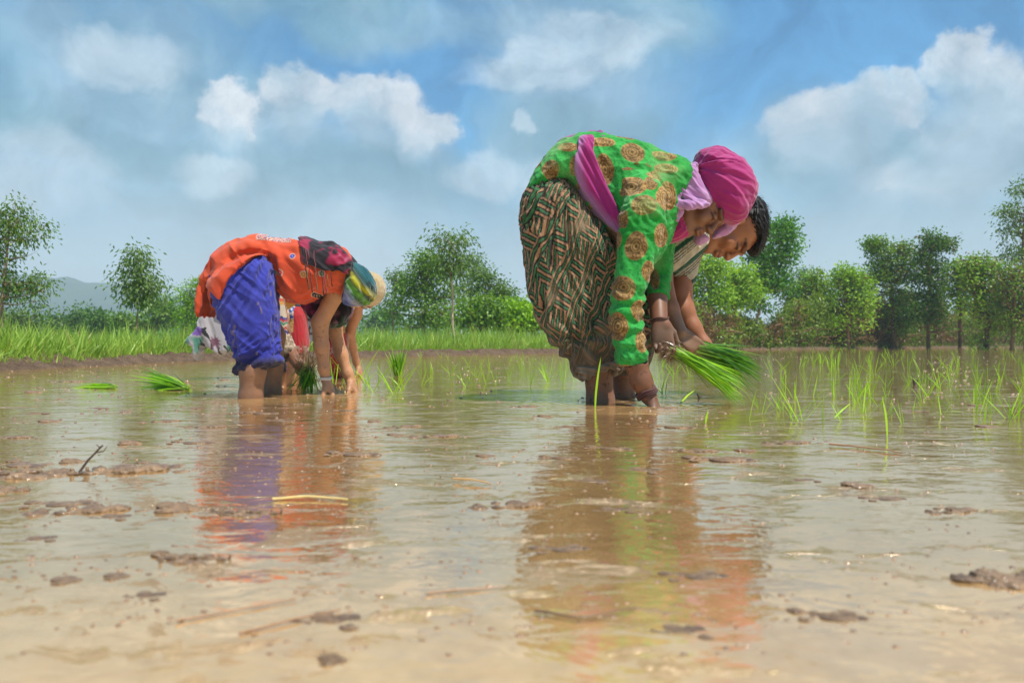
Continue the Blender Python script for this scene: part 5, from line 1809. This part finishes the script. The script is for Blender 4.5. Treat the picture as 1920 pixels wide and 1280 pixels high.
# ------------------------------------------------------------------ rice seedlings
GR1, GR2 = lin((124, 180, 24)), lin((172, 214, 50))
GRD = lin((58, 112, 24))


def bundle(name, label, base, tips_c, n, L, spread, droop, wd, seed, roots=None, dark=0.0, group=None, upright=False, grip=.014, rootcol=(120, 92, 60)):
    r = np.random.default_rng(seed)
    base, tips_c = np.asarray(base), np.asarray(tips_c)
    root = empty(name, tuple(base), label, 'seedling bundle', group)
    ax = nv(tips_c - base)
    P0 = base + r.normal(size=(n, 3)) * grip * .6
    D = ax + r.normal(size=(n, 3)) * np.asarray(spread)
    Ls = L * r.uniform(.62, 1.08, n)
    V, Fc, k = blades(P0, D, Ls, wd * r.uniform(.7, 1.3, n), droop * r.uniform(.3, 1.5, n), 7, None, .95, seed)
    tone = np.repeat(np.clip(r.random(n) - dark, 0, 1), k)
    t = np.tile(np.repeat(np.linspace(0, 1, 8), 2), n)
    c = mixc(GRD, GR1, np.clip(tone * 2, 0, 1))
    c = c * (1 - (sm(.5, 1, tone))[:, None]) + GR2 * sm(.5, 1, tone)[:, None]
    pale = (1 - sm(0, .25, t))[:, None] * .6
    c = c * (1 - pale) + lin((178, 196, 110)) * pale
    keep(mesh_from('leaf_blades', V, Fc, M_rice, None, c), root)
    if roots:
        m_ = int(n * 1.2)
        P1 = base + r.normal(size=(m_, 3)) * grip * .8
        D1 = -ax * roots[2] + r.normal(size=(m_, 3)) * roots[1]
        V, Fc, k = blades(P1, D1, roots[0] * r.uniform(.5, 1.2, m_), np.full(m_, .0022), r.uniform(.1, .9, m_), 5, None, .7, seed + 1)
        keep(mesh_from('roots', V, Fc, M_straw, None, np.ones((len(V), 3)) * lin(rootcol) * np.repeat(r.uniform(.6, 1.3, m_), k)[:, None]), root)
    return root


bundle('seedling_bundle', 'bright green bundle of rice seedlings gripped in the hand of the woman in green', P(1262, 660, 2.93), P(1385, 712, 2.80), 300, .275, (.09, .10, .085), .16, .0052, 41, roots=(.05, .5, .9), grip=.016)
bundle('seedling_bundle', 'darker green bundle of rice seedlings held by the young man, behind the bright bundle', P(1300, 650, 3.12), P(1412, 672, 3.18), 380, .29, (.09, .12, .10), .22, .0055, 42, dark=.55, grip=.02)
bundle('seedling_bundle', 'bundle of seedlings held upside down by its mass of brown roots behind the girl\'s arm', P(578, 692, 3.70), P(574, 730, 3.70), 160, .13, (.35, .3, .12), .1, .005, 43, roots=(.15, .42, 1.0), dark=.15, grip=.028, rootcol=(128, 104, 72))
bundle('seedling_bundle', 'tight clump of rice seedlings standing upright in the water between the two groups of workers', W(748, 704) + np.array([0, 0, -.01]), W(748, 704) + np.array([-.01, 0, .2]), 90, .22, (.20, .15, .06), .12, .008, 44, dark=.05, grip=.02)
for lb, x0, y0, x1, sd_ in (('rice seedling bundle lying flat on the water left of the girl in blue trousers', 352, 732, 262, 45), ('small flat tuft of rice seedlings floating farthest left on the water', 215, 729, 130, 46)):
    b0, b1 = W(x0, y0), W(x1, y0 - 4)
    bundle('floating_seedlings', lb, b0 + np.array([0, 0, .008]), b1 + np.array([0, .02, .05 if sd_ == 45 else .015]), 170 if sd_ == 45 else 60, .40 if sd_ == 45 else .34, (.10, .16, .14 if sd_ == 45 else .05), .15, .006, sd_, dark=.05, grip=.012)

protos = []
for sd_ in range(9):
    r = np.random.default_rng(200 + sd_)
    n = int(r.integers(2, 6))
    D = r.normal(size=(n, 3)) * np.array([.32, .25, 0]) + np.array([0, 0, 1])
    V, Fc, k = blades(r.normal(size=(n, 3)) * np.array([.006, .006, 0]) + np.array([0, 0, -.02]), D, r.uniform(.13, .28, n), r.uniform(.0045, .008, n), r.uniform(0, .45, n) * (r.random(n) < .6), 6, None, .95, 300 + sd_)
    tone = np.repeat(r.random(n), k)
    c = mixc(GR1 * .75, GR2, tone)
    me = mesh_from('rice_seedling', V, Fc, M_rice, None, c)
    protos.append(me.data)
    bpy.data.objects.remove(me)
r = np.random.default_rng(77)


def seedling(px, py, label, group, s=1.0, k=None):
    o = bpy.data.objects.new('rice_seedling', protos[int(r.integers(0, 9)) if k is None else k])
    COL.objects.link(o)
    p = W(px, py)
    o.location = p
    o.rotation_euler = (r.normal() * .08, r.normal() * .08, r.uniform(0, 6.28))
    o.scale = (s, s, s * r.uniform(.85, 1.15))
    tag(o, label, 'seedling', group)


cnt = 0
while cnt < 225:
    px, py = r.uniform(1395, 1925), 657 + 138 * r.random() ** 1.9
    if py > 730 and r.random() < .25: continue
    if px < 1440 and py < 760: continue
    seedling(px, py, 'thin green rice seedling standing in the flooded field to the right of the held bundles', 'planted seedlings right of the held bundles', r.uniform(.40, .85) * (1.15 if py < 700 else .85))
    cnt += 1
for _ in range(74):
    seedling(r.uniform(775, 1085), 668 + 58 * r.random() ** 1.2, 'thin green rice seedling standing in the water between the two groups of workers', 'planted seedlings between the two groups', r.uniform(.4, .75))
for _ in range(12):
    seedling(r.uniform(1225, 1300), r.uniform(682, 745), 'short rice seedling standing in the water under the hand of the woman in green', 'planted seedlings under the held bundle', r.uniform(.6, .9))
for px, py in [(628, 722), (634, 730), (648, 726), (655, 731), (663, 722), (672, 724), (679, 730), (690, 727), (697, 733), (712, 722), (733, 735), (742, 738), (758, 730)]:
    seedling(px, py, 'rice seedling standing right beside the arms of the girl in orange', 'planted seedlings beside the girl', r.uniform(.8, 1.1))


def single(pts, wd, label, name='rice_blade', col=None):
    Pn = resample(np.array(pts, float), .02)
    t = np.linspace(0, 1, len(Pn))
    ww = wd * np.sin(np.pi * np.clip(.15 + .85 * t, 0, 1)) ** .6
    sd_ = np.array([1, .25, 0])
    V = np.empty((len(Pn) * 2, 3))
    V[0::2] = Pn - sd_ * ww[:, None] / 2
    V[1::2] = Pn + sd_ * ww[:, None] / 2 + np.array([0, .0015, 0])
    Fc = np.array([(2 * i, 2 * i + 1, 2 * i + 3, 2 * i + 2) for i in range(len(Pn) - 1)])
    o = mesh_from(name, V, Fc, M_rice, None, np.ones((len(V), 3)) * (GR2 if col is None else col))
    return tag(o, label, 'seedling')


Yq = H0 * F / (766 - HZ)
single([P(1116, 768, Yq), P(1117, 740, Yq), P(1121, 705, Yq), P(1127, 668, Yq)], .0075, 'single tall yellow-green rice blade in front of the near shin of the woman in green', 'rice_seedling')
Yq = H0 * F / (792 - HZ)
single([P(1323, 794, Yq), P(1326, 775, Yq), P(1332, 755, Yq)], .007, 'short single rice blade in the water below the tips of the held bundles', 'rice_seedling')
single([W(1272, 757) + [0, 0, -.005], W(1290, 750) + [0, 0, .02], W(1312, 745) + [0, 0, .045]], .010, 'slanting rice blade just right of the submerged hand of the woman in green', 'rice_seedling')
Yq = H0 * F / (818 - HZ)
single([P(1664, 820, Yq), P(1662, 780, Yq), P(1652, 732, Yq)], .006, 'tall lone rice blade, nearest one in the right part of the field', 'rice_seedling')
single([W(1565, 783) + [0, 0, .0], W(1580, 775) + [0, 0, .012], W(1596, 766) + [0, 0, .02]], .009, 'short leaning rice blade in the water left of the tallest lone blade', 'rice_seedling')
single([W(1758, 775) + [0, 0, .004], W(1785, 774) + [0, 0, .006], W(1818, 776) + [0, 0, .004]], .012, 'rice blade lying flat on the water at the right', 'fallen_seedling')
single([W(1408, 792) + [0, 0, .003], W(1440, 789) + [0, 0, .004], W(1480, 788) + [0, 0, .003]], .010, 'yellowish rice blade lying flat on the water below the held bundles', 'fallen_seedling', lin((176, 196, 60)))

# ------------------------------------------------------------------ mud clods, straw and twigs
def clod_mesh(seed, flat=.45, lobes=9, stretch=1.0, vox=.0028, spread=.035, spiky=0):
    r = np.random.default_rng(seed)
    vl = Vol((-.13 * stretch, -.09, -.03), (.13 * stretch, .09, .05), vox)
    for _ in range(lobes):
        c = np.array([r.normal() * spread * stretch, r.normal() * spread * .6, r.uniform(-.008, .006)])
        a = r.uniform(.010, .026)
        vl.ell(c, (a * r.uniform(.9, 1.7), a * r.uniform(.8, 1.2), a * flat * r.uniform(.7, 1.5)), None, .006)
    for _ in range(spiky):
        c = np.array([r.normal() * spread * stretch, r.normal() * spread * .4, 0])
        vl.cone(c, c + np.array([r.normal() * .004, 0, r.uniform(.012, .024)]), .005, .003, .004)
    o = vl.mesh('mud_clod', M_mud, lambda p, n: mixc(lin((104, 78, 52)), lin((156, 122, 86)), np.clip(.5 + fbm(p * 30, 3, seed), 0, 1)),
                lambda p, n: .007 * fbm(p * 70, 3, seed) + .005 * fbm(p * 160, 2, seed + 1))
    d = o.data
    bpy.data.objects.remove(o)
    return d


cl = [clod_mesh(1), clod_mesh(2, stretch=1.6, lobes=14), clod_mesh(3, .3, 7), clod_mesh(4, stretch=1.8, lobes=16, spiky=9), clod_mesh(5, .6, 12), clod_mesh(6, .25, 18, 2.0)]


def clod(px, py, k, s, label, group=None, rz=0.0, zs=1.0):
    o = bpy.data.objects.new('mud_clod', cl[k])
    COL.objects.link(o)
    o.location = W(px, py)
    o.scale = (s, s, s * zs * .65)
    o.rotation_euler = (0, 0, rz)
    tag(o, label, 'mud clod', group)


clod(42, 890, 3, .75, 'wide knobbly mud clod at the left edge of the water, glistening', rz=.1)
clod(8, 920, 4, .45, 'small dark mud clod cut off by the left edge below the knobbly one')
clod(215, 884, 1, .85, 'long row of mud lumps from which a crooked twig rises')
clod(130, 866, 0, .45, 'small mud clod just left of the crooked twig')
clod(240, 832, 0, .55, 'small mud clod behind the crooked twig')
clod(158, 958, 1, .55, 'flat brown mud clod, leftmost of the three in a row across the left foreground')
clod(325, 956, 0, .62, 'rounded mud clod, middle one of the three in a row across the left foreground')
clod(452, 962, 3, .38, 'spiky mud clod inside the orange reflection')
clod(345, 1048, 3, .34, 'long spiky mud clod at the left end of the blurred orange reflection')
clod(650, 852, 5, .55, 'wet mud clod with sparkling rim on the reflection of the girl\'s arm')
clod(960, 948, 1, .46, 'mud clod left of the brown reflection of the woman in green')
clod(1335, 862, 5, .62, 'broad glistening mud clod just below and right of the planting hand')
clod(1610, 912, 0, .48, 'mud clod with a pointed tail in the right foreground water')
clod(1790, 958, 1, .34, 'narrow mud clod right of the one with the pointed tail')
clod(1880, 1090, 4, .50, 'large blurred dark mud clod near the right edge of the foreground', zs=1.2)
clod(1540, 1155, 5, .28, 'blurred flat mud clod below the brown reflection, right of it')
clod(600, 1160, 2, .38, 'small blurred mud clod in the left centre foreground', zs=.8)
clod(620, 1240, 0, .22, 'blurred mud clod with bright sparkles at the bottom edge')
clod(1240, 765, 1, .62, 'low mud clod around the planting hand of the woman in green', zs=.6)
clod(1262, 1180, 2, .30, 'thin grey clod under the brown reflection', zs=.5)
for px, py, k, s in [(90, 790, 0, .6), (305, 790, 1, .5), (60, 775, 2, .6), (180, 765, 2, .5), (235, 772, 0, .45), (480, 775, 5, .6), (520, 788, 2, .6), (390, 800, 1, .5), (360, 765, 2, .5), (700, 790, 0, .45), (760, 800, 1, .5), (820, 818, 1, .55), (740, 815, 0, .4),
                     (1130, 840, 5, .5), (1060, 800, 2, .5), (1020, 780, 0, .45), (985, 762, 1, .45), (1190, 880, 2, .5), (1100, 900, 2, .4), (910, 855, 0, .4), (1400, 845, 0, .45), (1480, 830, 1, .5), (1850, 800, 0, .55), (1710, 770, 2, .5), (1250, 800, 5, .6),
                     (120, 1090, 0, .3), (215, 1082, 0, .26), (265, 1115, 2, .25), (1830, 760, 0, .5), (1140, 955, 2, .35), (1040, 1030, 5, .3), (1290, 1080, 5, .3), (1040, 858, 5, .4), (930, 690, 0, .6), (420, 712, 0, .7), (130, 715, 1, .8), (60, 735, 0, .8), (560, 758, 1, .45), (640, 770, 5, .5), (30, 870, 5, .6), (280, 872, 5, .55), (95, 945, 5, .45), (200, 968, 2, .35), (400, 960, 2, .3), (20, 820, 1, .5), (350, 830, 5, .5), (60, 1010, 2, .3), (1300, 845, 1, .5), (1380, 860, 2, .4), (1650, 935, 5, .3), (1500, 900, 2, .3)]:
    clod(px, py, k, s, 'small low clod of wet brown mud poking out of the shallow water', 'small mud clods scattered over the water', r.uniform(-.4, .4), .7)

# crumbs and bubbles nobody could count
n = 4200
py = 668 + 560 * r.random(n) ** 2.4
px = r.uniform(-40, 1960, n)
keepm = fbm(np.c_[px / 130, py / 26, 0 * px], 3, 4) > .02
px, py = px[keepm], py[keepm]
n = len(px)
Yw = H0 * F / (py - HZ)
C = np.c_[(px - 960) / F * Yw, Yw, 0 * Yw]
s = r.uniform(.0010, .0042, n) * np.clip(Yw / 2.2, .55, 2.2)
th = np.linspace(0, 2 * np.pi, 7)[:-1]
ringv = np.stack([np.cos(th), np.sin(th) * .8, 0 * th - .15], 1)
tmpl = np.vstack([ringv, ringv * .72 + [0, 0, .45], [[0, 0, .62]]])
V = C[:, None] + tmpl[None] * s[:, None, None] * np.array([1.5, 1.2, 1.0]) * r.uniform(.7, 1.35, (n, 13, 1))
ff = [np.array([(i, (i + 1) % 6, 6 + (i + 1) % 6, 6 + i) for i in range(6)])]
f4 = (np.arange(n) * 13)[:, None, None] + ff[0][None]
f3 = (np.arange(n) * 13)[:, None, None] + np.array([(6 + i, 6 + (i + 1) % 6, 12) for i in range(6)])[None]
tag(mesh_from('mud_crumbs', V.reshape(-1, 3), [f4.reshape(-1, 4), f3.reshape(-1, 3)], M_mud, None, np.repeat(mixc(lin((96, 68, 46)), lin((156, 120, 92)), r.random(n)), 13, 0)), kind='stuff')


def stick(name, pts, rad, label, col, cat='straw', branches=()):
    mb = MB()
    pl = resample(np.array(pts, float), .012)
    pl = pl + fbm(pl * 40, 2, 3)[:, None] * rad * .8
    mb.add(*tube(pl, np.linspace(rad, rad * .6, len(pl)), 7), lin(col))
    for b0 in branches:
        mb.add(*tube(np.array(b0, float), [rad * .6, rad * .4, rad * .2][:len(b0)], 5), lin(col))
    return tag(mb.build(name, M_straw), label, cat)


stick('straw_stalk', [W(848, 903) + [0, 0, .004], W(885, 906) + [0, 0, .006], W(922, 911) + [0, 0, .003]], 0.0017, 'short tan straw stalk floating above the brown reflection, left of centre', (196, 150, 92))
stick('straw_stalk', [W(512, 938) + [0, 0, .003], W(575, 936) + [0, 0, .005], W(652, 940) + [0, 0, .003]], 0.0019, 'pale yellow straw lying across the orange reflection', (220, 190, 120))
stick('straw_stalk', [W(1555, 836) + [0, 0, .005], W(1620, 842) + [0, 0, .005], W(1700, 852) + [0, 0, .003]], 0.0022, 'long brown stalk floating at the right below the planted seedlings', (170, 128, 92))
stick('straw_stalk', [W(1002, 1152) + [0, 0, .003], W(1090, 1168) + [0, 0, .004], W(1210, 1142) + [0, 0, .003]], 0.0013, 'blurred dark stick at the lower end of the brown reflection', (110, 84, 58))
stick('straw_stalk', [W(800, 1115) + [0, 0, .002], W(950, 1102) + [0, 0, .002]], 0.0011, 'thin faint stick in the blurred centre foreground', (150, 108, 66))
stick('straw_stalk', [W(450, 1190) + [0, 0, .002], W(660, 1140) + [0, 0, .002]], 0.0010, 'long faint slanting stick at the bottom left of centre', (150, 104, 62))
stick('straw_stalk', [W(330, 1168) + [0, 0, .002], W(560, 1125) + [0, 0, .002]], 0.0009, 'thin slanting stick just above the longer one, bottom left', (150, 104, 62))
a0, Yq = W(150, 884), H0 * F / (884 - HZ)
stick('crooked_twig', [a0, P(165, 862, Yq), P(180, 848, Yq), P(187, 838, Yq), P(200, 830, Yq)], .0024, 'crooked dark twig rising out of the mud lumps at the left', (84, 58, 42), 'twig',
      [[P(187, 838, Yq), P(181, 833, Yq)], [P(180, 848, Yq), P(194, 846, Yq), P(201, 836, Yq)]])
a0, Yq = W(1715, 722), H0 * F / (722 - HZ)
stick('root_stub', [a0, P(1713, 712, Yq), P(1710, 704, Yq)], .007, 'dark root stub sticking up among the seedlings on the right', (60, 42, 34), 'twig', [[a0, P(1722, 712, Yq), P(1724, 705, Yq)]])
a0, Yq = W(1310, 748), H0 * F / (748 - HZ)
stick('root_stub', [a0, P(1309, 740, Yq), P(1306, 734, Yq)], .005, 'tiny dark root stub right of the hand in the water', (60, 42, 34), 'twig', [[a0, P(1315, 742, Yq)]])

# splash where the girl's hand enters the water
sp = Vol((0, 0, -.02), (.001, .001, .001), .01)
c0 = W(632, 734)
sp = Vol(c0 - [.09, .07, .03], c0 + [.10, .07, .06], .0022)
rs = np.random.default_rng(9)
for _ in range(26):
    b0 = c0 + np.array([rs.normal() * .028, rs.normal() * .02, -.004])
    sp.cone(b0, b0 + np.array([rs.normal() * .02, 0, abs(rs.normal()) * .016]), .007, .003, .006)
for _ in range(30):
    b0 = c0 + np.array([rs.normal() * .035, rs.normal() * .02, abs(rs.normal()) * .022])
    sp.ell(b0, np.full(3, rs.uniform(.0022, .004)), None, .002)
o = sp.mesh('water_splash', vcol_mat('muddy splash', .08, 0, spec=.6, coat=.5, var=.1), lambda p, n: np.ones((len(p), 1)) * lin((196, 158, 104)), lambda p, n: .003 * fbm(p * 60, 3, 2))
tag(o, 'brown water splash thrown up around the submerged hand of the girl in orange', 'splash')
